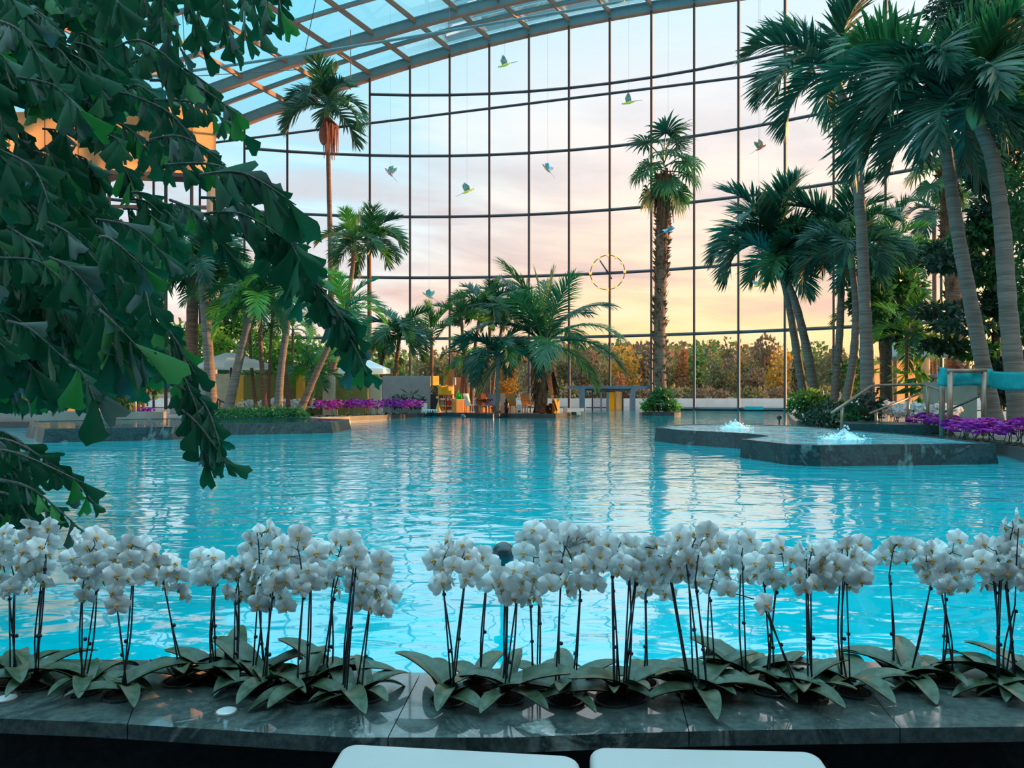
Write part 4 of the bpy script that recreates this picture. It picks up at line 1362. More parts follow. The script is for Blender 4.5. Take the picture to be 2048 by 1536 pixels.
# ---------------------------------------------------------------- rails, cloth and panels on the right
def rail(label, tubes, rad, name='handrail', group=None, cat='handrail', mat='rail'):
    """tubes: lists of (px, py, Y); the first is the rail, the rest are posts"""
    p0 = min((W(*q) for t in tubes for q in t), key=lambda v: v.z)
    root = thing(name, label, cat, p0, group)
    for k, t in enumerate(tubes):
        MB().tube([W(*q) for q in t], rad if k == 0 else rad * 1.15, n=8).build('rail' if k == 0 else 'post', M[mat], parent=root, smooth=True)
    return root


rail('long steel handrail rising right from the whirlpool to the teal cloth', [[(1663, 826, 15.2), (1743, 772, 16.5), (1762, 770.5, 16.8), (1842, 768.5, 17), (1856, 771, 16.6), (1884, 781, 15.6)],
     [(1684, 814, 15.5), (1683, 866, 15.5)], [(1855, 771, 16.6), (1856, 856, 16.6)]], 0.030)
rail('short steel handrail in front of the white orchids on the right bank', [[(1740, 827, 18), (1837, 788, 19.5)], [(1816, 797, 19.2), (1817, 848, 19.2)], [(1752, 822, 18.2), (1752, 858, 18.2)]], 0.030)
rail('dark slanting handrail behind the teal-cloth frame', [[(1858, 838, 16.5), (1972, 787, 16.5)], [(1868, 834, 16.5), (1868, 868, 16.5)], [(1966, 790, 16.5), (1966, 862, 16.5)]], 0.022, mat='black')
root = thing('gate_frame', 'square brown steel gate frame wrapped in teal cloth', 'gate', W(1900, 872, 14.6))
for x, y1 in ((1884, 868), (1900, 876), (1968, 868)):
    Y = 15.2 if x == 1884 else 14.6
    MB().tube([W(x, 744, Y), W(x, y1 + 4, Y)], 0.052, n=10).build('post', M['rail'], parent=root, smooth=True)
MB().tube([W(1894, 742, 14.6), W(1972, 741, 14.6)], 0.045, n=10).build('top_bar', M['rail'], parent=root, smooth=True)


def cloth(pts_top, pts_bot, th, ripple, seed, rows=6):
    mb = MB()
    n = 26
    tp, bt = smooth_path(pts_top, 8), smooth_path(pts_bot, 8)
    m = min(len(tp), len(bt))
    vs, fs = [], []
    for s in (0, 1):
        for i in range(m):
            for j in range(rows + 1):
                p = tp[i].lerp(bt[i], j / rows)
                q = ripple * noise.noise(Vector((i * 0.35, j * 0.5, seed))) + ripple * 0.6 * math.sin(i * 0.9 + j * 0.4)
                vs.append(p + Vector((0, q + s * th, 0)))
    o = m * (rows + 1)
    for i in range(m - 1):
        for j in range(rows):
            a = i * (rows + 1) + j
            fs += [(a, a + 1, a + rows + 2, a + rows + 1), (o + a, o + a + rows + 1, o + a + rows + 2, o + a + 1)]
    for i in range(m - 1):
        a = i * (rows + 1)
        fs += [(a, a + rows + 1, o + a + rows + 1, o + a), (a + rows, o + a + rows, o + a + 2 * rows + 1, a + 2 * rows + 1)]
    mb.add(vs, fs)
    return mb


c1 = cloth([W(1878, 733, 15.0), W(1900, 737, 14.85), (W(1935, 738, 14.8)), W(1975, 737, 14.85), W(1992, 745, 14.8)], [W(1877, 772, 15.0), W(1902, 773, 14.85), W(1930, 771, 14.8), W(1966, 772, 14.85), W(1992, 777, 14.8)], 0.01, 0.05, 2).build('teal_cloth', M['teal_cloth'], smooth=True, base=tuple(W(1930, 770, 14.8)))
tag(c1, 'teal cloth wrapped over the square steel gate frame', 'cloth')
c2 = cloth([W(1985, 742, 14.7), W(2010, 744, 14.4), W(2048, 745, 14), W(2120, 744, 13.4)], [W(1985, 776, 14.7), W(2010, 780, 14.4), W(2048, 781, 14), W(2120, 782, 13.4)], 0.02, 0.03, 5).build('teal_cloth', M['teal_cloth'], smooth=True, base=tuple(W(2040, 780, 14)))
tag(c2, 'smooth teal cloth band stretched from the gate frame past the rightmost palm', 'cloth')
p = W(1866, 838, 20)
q = W(1954, 764, 20)
o = MB().box((p.x, 20, 0.15), (q.x, 20.5, q.z)).build('cabin', M['sage_panel'], base=(p.x, 20, 0.15))
tag(o, 'sage-grey square cabin behind the steel gate frame', 'cabin')
p, q = W(1705, 858, 17.2), W(1838, 846, 17.2)
struct(MB().prism([(p.x, 17.4), (q.x + .1, 16.2), (q.x + 0.5, 18.6), (p.x + 0.6, 19.2)], 0.1, 0.36), 'steps', M['stone_basin'], 'dark stone step platform between the whirlpool and the right bank', 'steps')
# awning pavilion
root = thing('pavilion', 'peach awning pavilion with a grey roof glowing behind the right palms', 'pavilion', W(1800, 815, 31))
a_, b_ = W(1748, 812, 34), W(1858, 812, 29)
mb = MB().prism([(a_.x, a_.y), (b_.x, b_.y), (b_.x + .1, b_.y + .1), (a_.x + .1, a_.y + .1)], 0.15, W(1800, 720, 31).z)
mb.build('awning_wall', M['peach'], parent=root)
a_, b_ = W(1782, 712, 31), W(1945, 712, 28)
zr = W(1860, 716, 29).z
mb = MB()
mb.add([(a_.x, a_.y, zr), (b_.x, b_.y, zr), (b_.x - 0.6, b_.y + 3, zr + 0.75), (a_.x + 0.9, a_.y + 2, zr + 0.75), (a_.x, a_.y, zr + .1), (b_.x, b_.y, zr + .1), (b_.x - 0.6, b_.y + 3, zr + 0.9), (a_.x + 0.9, a_.y + 2, zr + 0.9)],
       [(0, 1, 2, 3), (4, 7, 6, 5), (0, 4, 5, 1), (1, 5, 6, 2), (2, 6, 7, 3), (3, 7, 4, 0)])
mb.build('roof', M['grey_panel'], parent=root)
for x in (1790, 1868, 1936):
    MB().tube([W(x, 713, 30), W(x, 822, 30)], 0.07, n=8).build('post', M['rail'], parent=root)
root = thing('parasol', 'dark closed-edge parasol rim sticking out beside the teal cloth', 'parasol', W(1864, 790, 24))
MB().lathe(tuple(W(1866, 757, 24)), [(0.62, -0.02), (0.60, 0.0), (0.1, 0.12), (0.02, 0.14)], n=16).build('canopy', M['black'], parent=root, smooth=True)
MB().tube([W(1866, 757, 24), W(1866, 826, 24)], 0.03, n=8).build('pole', M['rail'], parent=root)

# brass posts left
for q, (x, y0, y1) in enumerate(((222, 815, 856), (270, 770, 856), (287, 772, 832), (184, 756, 830))):
    Y = 24 if q < 2 else 26
    rail('%s of the four brass handrail posts left, counted from the left' % ORD[{0: 1, 1: 2, 2: 3, 3: 0}[q]], [[(x, y0, Y), (x, y1 - 6, Y)], [(x, y1 - 6, Y), (x, y1 + 2, Y)]], 0.055, group='brass handrail posts', name='handrail_post')
rail('thin dark handrail slanting down behind the ivy bed', [[(425, 794, 27), (478, 818, 27)], [(440, 801, 27), (440, 830, 27)]], 0.03, mat='black')


# ---------------------------------------------------------------- things on the left terrace
def boxthing(name, label, cat, x0, y0, x1, y1, Y, depth, mat, group=None, rz=0.0, bevel=0.0, to_deck=False, z0=None):
    p, q = W(x0, y1, Y), W(x1, y0, Y)
    zb = 0.15 if to_deck else p.z
    if z0 is not None:
        zb = z0
    bm = bmesh.new()
    bmesh.ops.create_cube(bm, size=1)
    for v in bm.verts:
        v.co = Vector((v.co.x * (q.x - p.x), v.co.y * depth, (v.co.z + 0.5) * (q.z - zb)))
    b = bevel or min(q.x - p.x, depth, q.z - zb) * 0.06
    bmesh.ops.bevel(bm, geom=list(bm.edges), offset=b, segments=2, affect='EDGES', profile=0.5)
    me = bpy.data.meshes.new(name)
    bm.to_mesh(me)
    bm.free()
    me.materials.append(M[mat])
    o = bpy.data.objects.new(name, me)
    o.location = ((p.x + q.x) / 2, Y + depth / 2, zb)
    o.rotation_euler.z = R(rz)
    col.objects.link(o)
    if label:
        tag(o, label, cat, group)
    return o


def wallseg(x0, x1, y0, Y, mat, label, idx, Y2=None):
    a, b = W(x0, 800, Y), W(x1, 800, Y2 or Y)
    mb = MB().prism([(a.x, a.y), (b.x, b.y), (b.x, b.y + 0.3), (a.x, a.y + 0.3)], 0.15, W(x0, y0, Y).z)
    struct(mb, 'garden_wall', M[mat], label, 'wall')


wallseg(430, 466, 748, 34, 'tan', 'tan garden wall behind the parasol pole', 1)
wallseg(466, 487, 750, 34, 'sun_render', 'stretch of the garden wall with yellow sunlight in its colour', 2)
wallseg(487, 592, 751, 34, 'olive', 'olive painted garden wall behind the slender palms', 3)
wallseg(592, 607, 752, 33.6, 'sun_render', 'narrow wall strip with yellow sunlight in its colour behind the young fan-shaped palm', 4)
wallseg(607, 645, 752, 34, 'olive', 'olive garden wall left of the tan pillar', 5)
wallseg(645, 668, 751, 33.5, 'tan', 'tan brick pillar between the olive walls', 6)
wallseg(668, 735, 753, 34, 'olive', 'olive garden wall right of the tan pillar', 7)
wallseg(735, 762, 755, 34.5, 'tan', 'short tan wall beside the grey screen', 8)
wallseg(340, 430, 738, 36, 'grey_panel', 'grey wall left of the tan garden wall', 9)

o = boxthing('privacy_screen', 'large plain grey screen at the right end of the garden wall', 'screen', 765, 752, 861, 808, 39, 0.25, 'grey_panel', to_deck=True)


def parasol(label, cx, ytop, xl, xr, yl, Y, ypole, seed):
    root = thing('parasol', label, 'parasol', W(cx, ypole, Y))
    c = W(cx, ytop, Y)
    rr = (xr - xl) / 2 * Y / F
    hh = (yl - ytop) * Y / F
    mb = MB()
    n = 8
    prof = [(0.02, 0.0), (0.16, -0.12), (0.17, -0.06), (0.45, -0.40), (0.75, -0.72), (1.0, -1.0)]
    rows = []
    for q, z in prof:
        rows.append([(c.x + q * rr * math.cos(2 * PI * j / n + .2), c.y + q * rr * math.sin(2 * PI * j / n + .2), c.z + z * hh) for j in range(n)])
    rows.append([(x, y, z - 0.22) for x, y, z in rows[-1]])
    vs = [v for row in rows for v in row]
    fs = [(a * n + j, a * n + (j + 1) % n, (a + 1) * n + (j + 1) % n, (a + 1) * n + j) for a in range(len(rows) - 1) for j in range(n)]
    mb.add(vs, fs + [tuple(range(n))])
    mb.build('canopy', M['canvas'], parent=root)
    MB().tube([W(cx, ytop + 2, Y), W(cx, ypole, Y)], 0.045, n=8).build('pole', M['black'], parent=root)
    mb = MB()
    k0 = W(cx, yl + 8, Y)
    for j in range(n):
        v = Vector(rows[3][j])
        mb.tube([k0, v - Vector((0, 0, .06))], 0.015, n=4)
    mb.build('struts', M['black'], parent=root)
    MB().lathe((W(cx, ypole, Y).x, Y, W(cx, ypole, Y).z), [(0.3, -0.05), (0.3, 0.02), (0.08, 0.05)], n=14).build('base', M['black'], parent=root)


parasol('large white canvas parasol standing behind the leaning grey palm', 462, 705, 398, 542, 727, 31, 816, 1)
parasol('second white parasol half hidden by hanging fishtail leaves', 728, 718, 672, 776, 738, 36, 822, 2)
parasol('white parasol tip showing between the near fishtail leaves', 205, 752, 150, 250, 766, 28, 826, 3)

# bar clutter on the island deck
BY = 38.5
boxthing('tan_locker', 'tall tan locker standing on the bar shelves', 'locker', 889, 739, 904.5, 770, 40.5, 0.5, 'wood_panel', rz=38, z0=W(0, 771, 40.5).z)
root = thing('bar_shelf', 'golden sunlit shelf unit at the left end of the bar', 'shelf', W(892, 826, BY))
for k, (x0, y0, x1, y1, d) in enumerate(((876, 770, 878, 826, .9), (890.5, 770, 892, 826, .9), (904, 770, 905.5, 826, .9))):
    o = boxthing('side_panel', None, None, x0, y0, x1, y1, BY, d, 'wood_panel')
    o.location = Vector(o.location) - Vector(root.location)
    o.parent = root
for k, y in enumerate((771, 789, 797.5, 812, 821)):
    o = boxthing('shelf_board', None, None, 876, y, 905.5, y + 1.4, BY, .9, 'wood_panel')
    o.location = Vector(o.location) - Vector(root.location)
    o.parent = root
boxthing('yellow_board', 'bright yellow square board behind the top of the bar shelves', 'board', 862, 752, 878.5, 771, 38.7, 0.12, 'yellow_panel', rz=48, z0=W(0, 771, 38.7).z)
boxthing('yellow_box', 'left yellow box on the second level of the bar shelves', 'box', 878.2, 772, 890, 788.8, BY - .45, 0.25, 'yellow_panel', rz=40)
boxthing('yellow_box', 'right yellow box on the second level of the bar shelves', 'box', 892.4, 773, 903.6, 788.8, BY - .45, 0.25, 'yellow_panel', rz=40)
boxthing('pale_crate', 'pale crate leaning beside the tan locker', 'crate', 905, 754.5, 911, 769.5, 40.3, 0.4, 'cream', z0=W(0, 770, 40.3).z)
boxthing('tan_screen', 'wide tan screen behind the thin palm stems of the bar', 'screen', 911, 754.5, 938, 771, 41.5, 0.2, 'tan', to_deck=True)
for q, (x0, x1, y0, y1, m, w_) in enumerate(((879, 889, 800, 811, 'tan', 'tan box'), (893, 903, 801, 811, 'red', 'red striped box'), (893, 903, 813, 820, 'terracotta', 'brown tray'), (880, 889, 813.5, 820.3, 'yellow_panel', 'yellow tin'), (893.5, 902, 790.5, 796.8, 'cream', 'cream tub'), (880.5, 884, 790.5, 796.8, 'terracotta', 'small brown jar'), (885.5, 889, 791.5, 796.8, 'cream', 'small cream jar'))):
    boxthing('stored_box', '%s kept inside the golden bar shelf' % w_, 'box', x0, y0, x1, y1, BY + .15, 0.5, m, group='things on the bar shelf')
boxthing('bar_cabinet', 'wide golden cabinet right of the bar shelf', 'cabinet', 905.6, 798.5, 923.5, 825.5, BY - .6, 0.5, 'wood_panel', rz=32, to_deck=True)
boxthing('bar_cabinet', 'narrow golden cabinet at the right end of the bar', 'cabinet', 926, 798, 936, 825.5, BY + .3, 0.3, 'wood_panel', rz=32, to_deck=True)


def bottle(label, px, py0, py1, w, Y, mat):
    root = W(px, py1, Y)
    hh = (py1 - py0) * Y / F
    rr = w * Y / F / 2
    o = MB().lathe(tuple(root), [(rr * .8, 0), (rr, hh * .06), (rr, hh * .48), (rr * .35, hh * .68), (rr * .3, hh * .95), (rr * .36, hh)], n=14).build('bottle', M[mat], smooth=True, base=tuple(root))
    tag(o, label, 'bottle', 'bottles on the bar')


bottle('tall bright green bottle on the golden bar cabinet', 916.5, 779, 798.5, 8, BY - .3, 'bottle')
bottle('smaller bright green bottle on the golden bar cabinet', 922, 787, 798.5, 5, BY - .3, 'bottle')
boxthing('black_counter', 'black box counter left of the bar shelf', 'counter', 861, 788, 875.5, 822, 39.2, 0.8, 'black', to_deck=True)
boxthing('paper_roll', 'small white parcel on the black box counter', 'parcel', 872, 792.5, 877, 797, 38.6, 0.2, 'cream')
boxthing('white_chair_back', 'small white chair seen from behind at the right end of the magenta orchids', 'chair', 843, 806.5, 854, 821, 37.5, 0.12, 'cream', to_deck=True)
rail('row of short white bollards before the black box counter', [[(846, 819.5, 37), (875, 820, 37)]] + [[(x, 819.7, 37), (x, 825, 37)] for x in (848, 853, 858, 863, 868, 873)], 0.028, mat='white_frame', name='low_rail', cat='rail')
root = thing('traffic_cone', 'slim orange cone at the left corner of the bar shelf', 'cone', W(876.5, 825, 37.6))
MB().lathe(tuple(W(876.5, 824.5, 37.6)), [(0.17, 0), (0.14, 0.08), (0.03, 0.5), (0.02, 0.52)], n=14).build('cone', M['wood_panel'], parent=root, smooth=True)
MB().lathe(tuple(W(876.5, 825.6, 37.6)), [(0.24, 0), (0.24, 0.04)], n=4).build('foot', M['wood_panel'], parent=root)
boxthing('menu_stand', 'lilac menu board between the thin palm stems', 'menu board', 948, 799, 958, 813, 37.6, 0.06, 'lilac', to_deck=True)
boxthing('wooden_post', 'pale wooden post rising behind the lilac menu board', 'post', 948, 776, 949.6, 800, 39.5, 0.08, 'cream', to_deck=True)
boxthing('wooden_post', 'orange wooden post right of the lilac menu board', 'post', 954.6, 784, 957.2, 800, 39.6, 0.1, 'wood_panel', to_deck=True)
boxthing('counter', 'long orange-lit counter panel behind the umbrella-shaped palm', 'counter', 961, 795.5, 983.5, 812, 39.3, 0.3, 'wood_panel', rz=34, to_deck=True)
boxthing('wooden_post', 'orange wooden post touching the umbrella-shaped palm trunk', 'post', 989.5, 785, 993.5, 812, 38, 0.12, 'wood_panel', to_deck=True)
boxthing('cream_screen', 'cream screen right of the umbrella-shaped palm trunk', 'panel', 998, 792, 1010, 819, 37.8, 0.2, 'cream', to_deck=True)
boxthing('lilac_board', 'narrow lilac board left of the umbrella-shaped palm', 'board', 983.8, 795, 988, 812, 37.5, 0.1, 'lilac', to_deck=True)
boxthing('pale_screen', 'broad pale screen behind the black figure', 'screen', 1018, 797, 1030, 820, 38.6, 0.1, 'cream', to_deck=True)


def figure(label, px, py0, py1, Y):
    b = W(px, py1, Y)
    s = (py1 - py0) * Y / F
    root = thing('statue', label, 'statue', b)
    MB().lathe(tuple(b), [(.20 * s, 0), (.20 * s, .06 * s), (.12 * s, .08 * s)], n=12).build('plinth', M['black'], parent=root, smooth=True)
    MB().lathe(tuple(b), [(.11 * s, .08 * s), (.15 * s, .3 * s), (.12 * s, .5 * s), (.17 * s, .66 * s), (.10 * s, .78 * s), (.05 * s, .81 * s)], n=12).build('torso', M['black'], parent=root, smooth=True)
    MB().ball(tuple(b + Vector((0, 0, .89 * s))), .10 * s, n=10).build('head', M['black'], parent=root, smooth=True)


figure('black standing figure statue on the bar island edge', 1013, 797, 827, 36.2)
boxthing('white_sign', 'small white standing sign with a dark slot, left of the coconut palm', 'sign', 1033, 810, 1043.5, 828, 35.8, 0.08, 'cream', to_deck=True)
boxthing('dark_slot_box', 'small dark box set before the white standing sign', 'box', 1036, 821, 1040.5, 824.5, 35.6, 0.06, 'black')
boxthing('yellow_sign', 'bright yellow-orange standing board right of the coconut palm trunk', 'sign', 1103.5, 797.5, 1119.5, 828, 36.2, 0.16, 'yellow_panel', rz=45, to_deck=True)
boxthing('white_box', 'small white box right of the yellow-orange standing board', 'box', 1127, 815, 1135.5, 825, 37, 0.3, 'cream', to_deck=True)
boxthing('orange_crate', 'orange crate at the right tip of the bar island', 'crate', 1136, 824.5, 1143, 830, 36.5, 0.3, 'wood_panel')
boxthing('cream_crate', 'cream crate at the right tip of the bar island', 'crate', 1153, 824.5, 1162, 830, 36.5, 0.3, 'cream')
boxthing('blue_crate', 'dark blue crate between the orange and the cream crate', 'crate', 1144, 824, 1152, 830, 36.5, 0.3, 'black')


def deck_chair(label, px, py, Y, mat, rz):
    b = W(px, py, Y)
    b.z = 0.15
    root = thing('deck_chair', label, 'chair', b, 'chairs on the bar island')
    root.rotation_euler.z = R(rz)

    def part(nm, mb):
        o = bpy.data.objects.new(nm, mb.mesh(nm, M[mat]))
        col.objects.link(o)
        o.parent = root
    mb = MB().box((-.26, -.26, .38), (.26, .26, .44))
    part('seat', mb)
    mb = MB().tube([(0, .26, .42), (0, .42, 1.0)], .27, n=4, squash=0.12)
    part('backrest', mb)
    for sx in (-.22, .22):
        for sy in (-.22, .22):
            part('leg', MB().tube([(sx, sy, .4), (sx * 1.1, sy * 1.1, 0)], .025, n=6))


for q, (px, Y, m, rz, lb) in enumerate(((966, 37, 'terracotta', 20, 'orange chair in front of the long counter panel'), (976, 36.8, 'lilac', -30, 'lilac chair before the long counter panel'), (1026, 37, 'wood_panel', 160, 'golden chair between the statue and the white sign'),
                                         (1058, 36.8, 'wood_panel', 30, 'golden chair left of the coconut palm trunk'), (1066, 37.6, 'cream', -20, 'cream chair touching the coconut palm trunk'), (1094, 37.5, 'terracotta', 40, 'orange-red chair right of the coconut palm trunk'), (1007, 37, 'cream', 10, 'cream chair left of the black statue'), (945, 37.4, 'cream', 60, 'cream chair under the lilac menu board'))):
    deck_chair(lb, px, 828, Y, m, rz)
for q, (px, Y, lb) in enumerate(((972, 37.2, 'orange'), (1050, 37.4, 'white'), (1004, 38.0, 'grey'))):
    b = W(px, 828, Y)
    b.z = 0.15
    root = thing('bistro_table', 'small round %s table on the bar island, %s table from the left' % (('brown', 'white', 'white')[q], ORD[(0, 2, 1)[q]]), 'table', b, 'tables on the bar island')
    mk = ('terracotta', 'cream', 'cream')[q]
    MB().lathe(tuple(b), [(.42, .70), (.42, .73)], n=18).build('tabletop', M[mk], parent=root)
    MB().lathe(tuple(b), [(.22, 0), (.20, .03), (.035, .06), (.035, .70)], n=12).build('pedestal', M[mk], parent=root, smooth=True)
shrub('potted_plant', 'dark potted bush at the foot of the umbrella-shaped palm', [(987, 818, 6, 5, 0)], 36.4, 60, 4, LD, 91, cat='plant')
shrub('potted_plant', 'small bush with reddish leaves in front of the long counter panel', [(967, 808, 6, 8, 0)], 37.4, 80, 4, [M['oleaf_rust'], M['leaf_mid']], 92, cat='plant')
shrub('potted_plant', 'spiky low plant behind the magenta orchids before the grey screen', [(822, 796, 14, 9, 0)], 38.2, 40, 16, [M['leaf_dark']], 93, cat='plant', aspect=0.12)

# swim-out portal in the glass front
pd = fdepth(1215) - 0.9
root = thing('swim_out_portal', 'blue-grey steel swim-out portal in the glass front under the clock', 'portal', (W(1215, 793, pd).x, pd, 0))


def pbox(nm, x0, y0, x1, y1, Y, d, mat, z0=None):
    p, q = W(x0, y1, Y), W(x1, y0, Y)
    MB().box((p.x, Y, p.z if z0 is None else z0), (q.x, Y + d, q.z)).build(nm, M[mat], parent=root)


M['portal'] = pmat('portal_steel', (0.10, 0.14, 0.19), (0.14, 0.18, 0.23), rough=0.4, scale=2)
M['door_amber'] = pmat('amber_door_glass', (0.98, 0.42, 0.01), (0.98, 0.46, 0.02), rough=0.3, transl=0.75)
M['door_tan'] = pmat('tan_door_glass', (0.85, 0.45, 0.22), (0.9, 0.5, 0.26), rough=0.3, transl=0.7)
M['door_pale'] = glass_mat('pale_door_glass', (0.86, 0.84, 0.86))
pbox('lintel', 1136, 771.5, 1299, 777.5, pd, 0.5, 'portal')
for x0, x1 in ((1160, 1170), (1262, 1271)):
    pbox('jamb', x0, 775, x1, 824, pd - 0.1, 0.7, 'portal', z0=-0.5)
pbox('inner_lintel', 1170, 777.5, 1262, 781.5, pd + 0.5, 0.3, 'portal')
pbox('door_header', 1184, 781, 1231, 784, pd - 0.4, 0.1, 'black')
for x0, x1, m, yb in ((1183.5, 1186.5, 'black', 0), (1213, 1218, 'portal', 0), (1229.5, 1232.5, 'terracotta', 0), (1244, 1247, 'black', 0), (1201, 1204, 'portal', 0)):
    pbox('door_post', x0, 782, x1, 824, pd - 0.4, 0.12, m, z0=-0.4)
pbox('amber_door_leaf', 1218.5, 783.5, 1229, 824, pd - 0.3, 0.04, 'door_amber', z0=-0.3)
pbox('pale_door_leaf', 1187, 784, 1213, 824, pd - 0.25, 0.02, 'door_pale', z0=-0.3)
pbox('tan_door_leaf', 1233, 783.5, 1244, 824, pd - 0.2, 0.04, 'door_tan', z0=-0.3)
pbox('sill', 1172, 814.2, 1247, 816.4, pd + 1.5, 0.1, 'steel')
boxthing('blue_float', 'short blue float with a red end at the foot of the glass front', 'float', 1492, 813, 1527, 819.5, 49.4, 0.3, 'teal_cloth')

# clock on the glass front
cp = W(1215, 545, fdepth(1215) - 0.55)
s_ = cp.y / F
root = thing('clock', 'round open-ring clock with twelve glowing bulbs on the glass front', 'clock', cp)
tan = Vector((math.cos(0.3045), -math.sin(0.3045), 0))
ring = [cp + tan * (34.5 * s_ * math.sin(a)) + Vector((0, 0, 34.5 * s_ * math.cos(a))) for a in [2 * PI * k / 48 for k in range(49)]]
MB().tube(ring, 0.032, n=6, cap=False).build('ring', M['hand'], parent=root, smooth=True)
for k in range(12):
    a = 2 * PI * k / 12
    c = cp + tan * (34.5 * s_ * math.sin(a)) + Vector((0, 0, 34.5 * s_ * math.cos(a)))
    b = MB().ball(tuple(c), 0.115, n=10).build('bulb', M['bulb'], parent=root, smooth=True)
    c2_ = cp + tan * (32.6 * s_ * math.sin(a)) + Vector((0, 0.05, 32.6 * s_ * math.cos(a)))
    MB().ball(tuple(c2_), 0.07, n=8).build('socket', M['rail'], parent=b, smooth=True)


def hand(nm, a, ln, tail, w):
    d = tan * math.sin(a) + Vector((0, 0, math.cos(a)))
    sd = tan * math.cos(a) - Vector((0, 0, math.sin(a)))
    f = Vector((0, -0.12, 0))
    p0, p1 = cp + f - d * tail * s_, cp + f + d * ln * s_
    k = sd * w * s_ / 2
    th = Vector((0, 0.04, 0))
    vs = [p0 - k, p0 + k, p1 + k * .7, p1 - k * .7]
    MB().add([tuple(v) for v in vs + [v + th for v in vs]], [(0, 1, 2, 3), (4, 7, 6, 5), (0, 4, 5, 1), (1, 5, 6, 2), (2, 6, 7, 3), (3, 7, 4, 0)]).build(nm, M['hand'], parent=root)


hand('minute_hand', R(-33), 29, 5, 3.2)
hand('hour_hand', R(149), 16, 5, 3.8)


# ---------------------------------------------------------------- hanging parrots
def bird(px, py, colr, tilt, flip, spread, wing='wing'):
    Y = 20.0
    c = W(px, py, Y)
    s = Y / F
    place = {(1010, 130): 'highest yellow parrot', (1258, 205): 'yellow parrot above the fan palm', (1521, 296): 'red parrot left of the high bent palm', (779, 346): 'pink-red parrot right of the tallest left palm',
             (935, 383): 'yellow parrot with raised wings above the bar', (1094, 338): 'orange parrot with spread blue wings', (1518, 570): 'yellow parrot below the arching fronds of the right pair', (857, 592): 'small orange parrot by the upright feather frond', (1337, 461): 'small blue parrot beside the fan palm trunk'}[(px, py)]
    root = thing('parrot', place + ', hanging before the glass', 'bird', c, 'parrots hung under the roof')
    ax = Vector((math.cos(R(tilt)) * flip, 0.25, math.sin(R(tilt)))).normalized()
    up = Vector((0, 0, 1))
    sd = ax.cross(up).normalized()
    u2 = sd.cross(ax)
    L = 26 * s
    prof = [(-.45, .02), (-.3, .075), (-.08, .115), (.12, .11), (.26, .075), (.34, .088), (.43, .075), (.48, .03)]
    MB().tube([c + ax * L * t for t, w in prof], [w * L for t, w in prof], n=10).build('body', BIRD_M(colr), parent=root, smooth=True)
    MB().tube([c + ax * L * .47 + u2 * 0.01, c + ax * L * .55, c + ax * L * .53 - u2 * L * .06], [0.045 * L, .03 * L, .004 * L], n=6).build('beak', M['black'], parent=root, smooth=True)
    MB().add([tuple(v) for v in (c - ax * L * .38 + sd * L * .05, c - ax * L * .38 - sd * L * .05, c - ax * L * 1.05 - sd * L * .02 - u2 * L * .05, c - ax * L * 1.05 + sd * L * .02 - u2 * L * .05)] +
             [tuple(v) for v in (c - ax * L * .38 + sd * L * .05 + u2 * L * .02, c - ax * L * .38 - sd * L * .05 + u2 * L * .02, c - ax * L * 1.05 - u2 * L * .03)],
             [(0, 1, 2, 3), (4, 5, 6), (0, 4, 6, 3), (1, 2, 6, 5)]).build('tail', BIRD_M(wing), parent=root)
    for q in (-1, 1):
        a = R(spread)
        w = (sd * q * math.cos(a) + u2 * math.sin(a)).normalized()
        vs = [c + ax * L * .2, c + ax * L * .26 + w * L * .35, c + ax * L * .06 + w * L * .72 - ax * L * .1, c - ax * L * .18 + w * L * .5, c - ax * L * .2 + w * L * .1, c - ax * L * .15]
        vs = [v + sd * q * .06 * L for v in vs]
        n_ = ax.cross(w).normalized() * 0.012 * L
        MB().add([tuple(v + n_) for v in vs] + [tuple(v - n_) for v in vs], [(0, 1, 2, 3, 4, 5), (11, 10, 9, 8, 7, 6)] + [(i, 6 + i, 6 + (i + 1) % 6, (i + 1) % 6) for i in range(6)]).build('wing', BIRD_M(wing), parent=root)
    MB().tube([c + u2 * .1 * L, c + Vector((0, 0, 27 - c.z))], 0.002, n=3).build('hanging_wire', M['wire'], parent=root)


def BIRD_M(k):
    return BIRD[k]


bird(1010, 130, 'yellow', -12, -1, 70)
bird(1258, 205, 'yellow', -8, -1, 72)
bird(1521, 296, 'red', 30, 1, 70)
bird(779, 346, 'pink', 48, -1, 70)
bird(935, 383, 'yellow', 25, 1, 75)
bird(1094, 338, 'orange', 50, -1, 35, 'wingblue')
bird(1518, 570, 'yellow', 20, 1, 40)
bird(857, 592, 'orange', 30, -1, 50)
bird(1337, 461, 'blue', 25, 1, 20, 'wingblue')


# ---------------------------------------------------------------- ball posts standing in the water
def ball_post(label, px, py, rpx, ybase):
    g = G(px, ybase, 0.0)
    zc = H - (py - CY) / F * g.y
    rr = rpx / F * g.y
    root = thing('ball_post', label, 'post', (g.x, g.y, -1.6), 'ball-topped posts in the pool')
    MB().ball((g.x, g.y, zc), rr, n=20).build('ball', M['ball'], parent=root, smooth=True)
    MB().tube([(g.x, g.y, -1.6), (g.x, g.y, zc - rr * 0.9)], rr * 0.28, n=10).build('pole', M['ball'], parent=root, smooth=True)


ball_post('dark ball-topped post rising close behind the middle orchids', 1007, 1108, 24, 1205)
ball_post('small ball-topped post in front of the bar island', 926, 833, 5.2, 845)
ball_post('small ball-topped post between the whirlpool and the right bank', 1558.5, 835, 5, 848)
ball_post('smallest ball-topped post beside the shrubs of the right bank', 1577, 819.5, 3.6, 829)

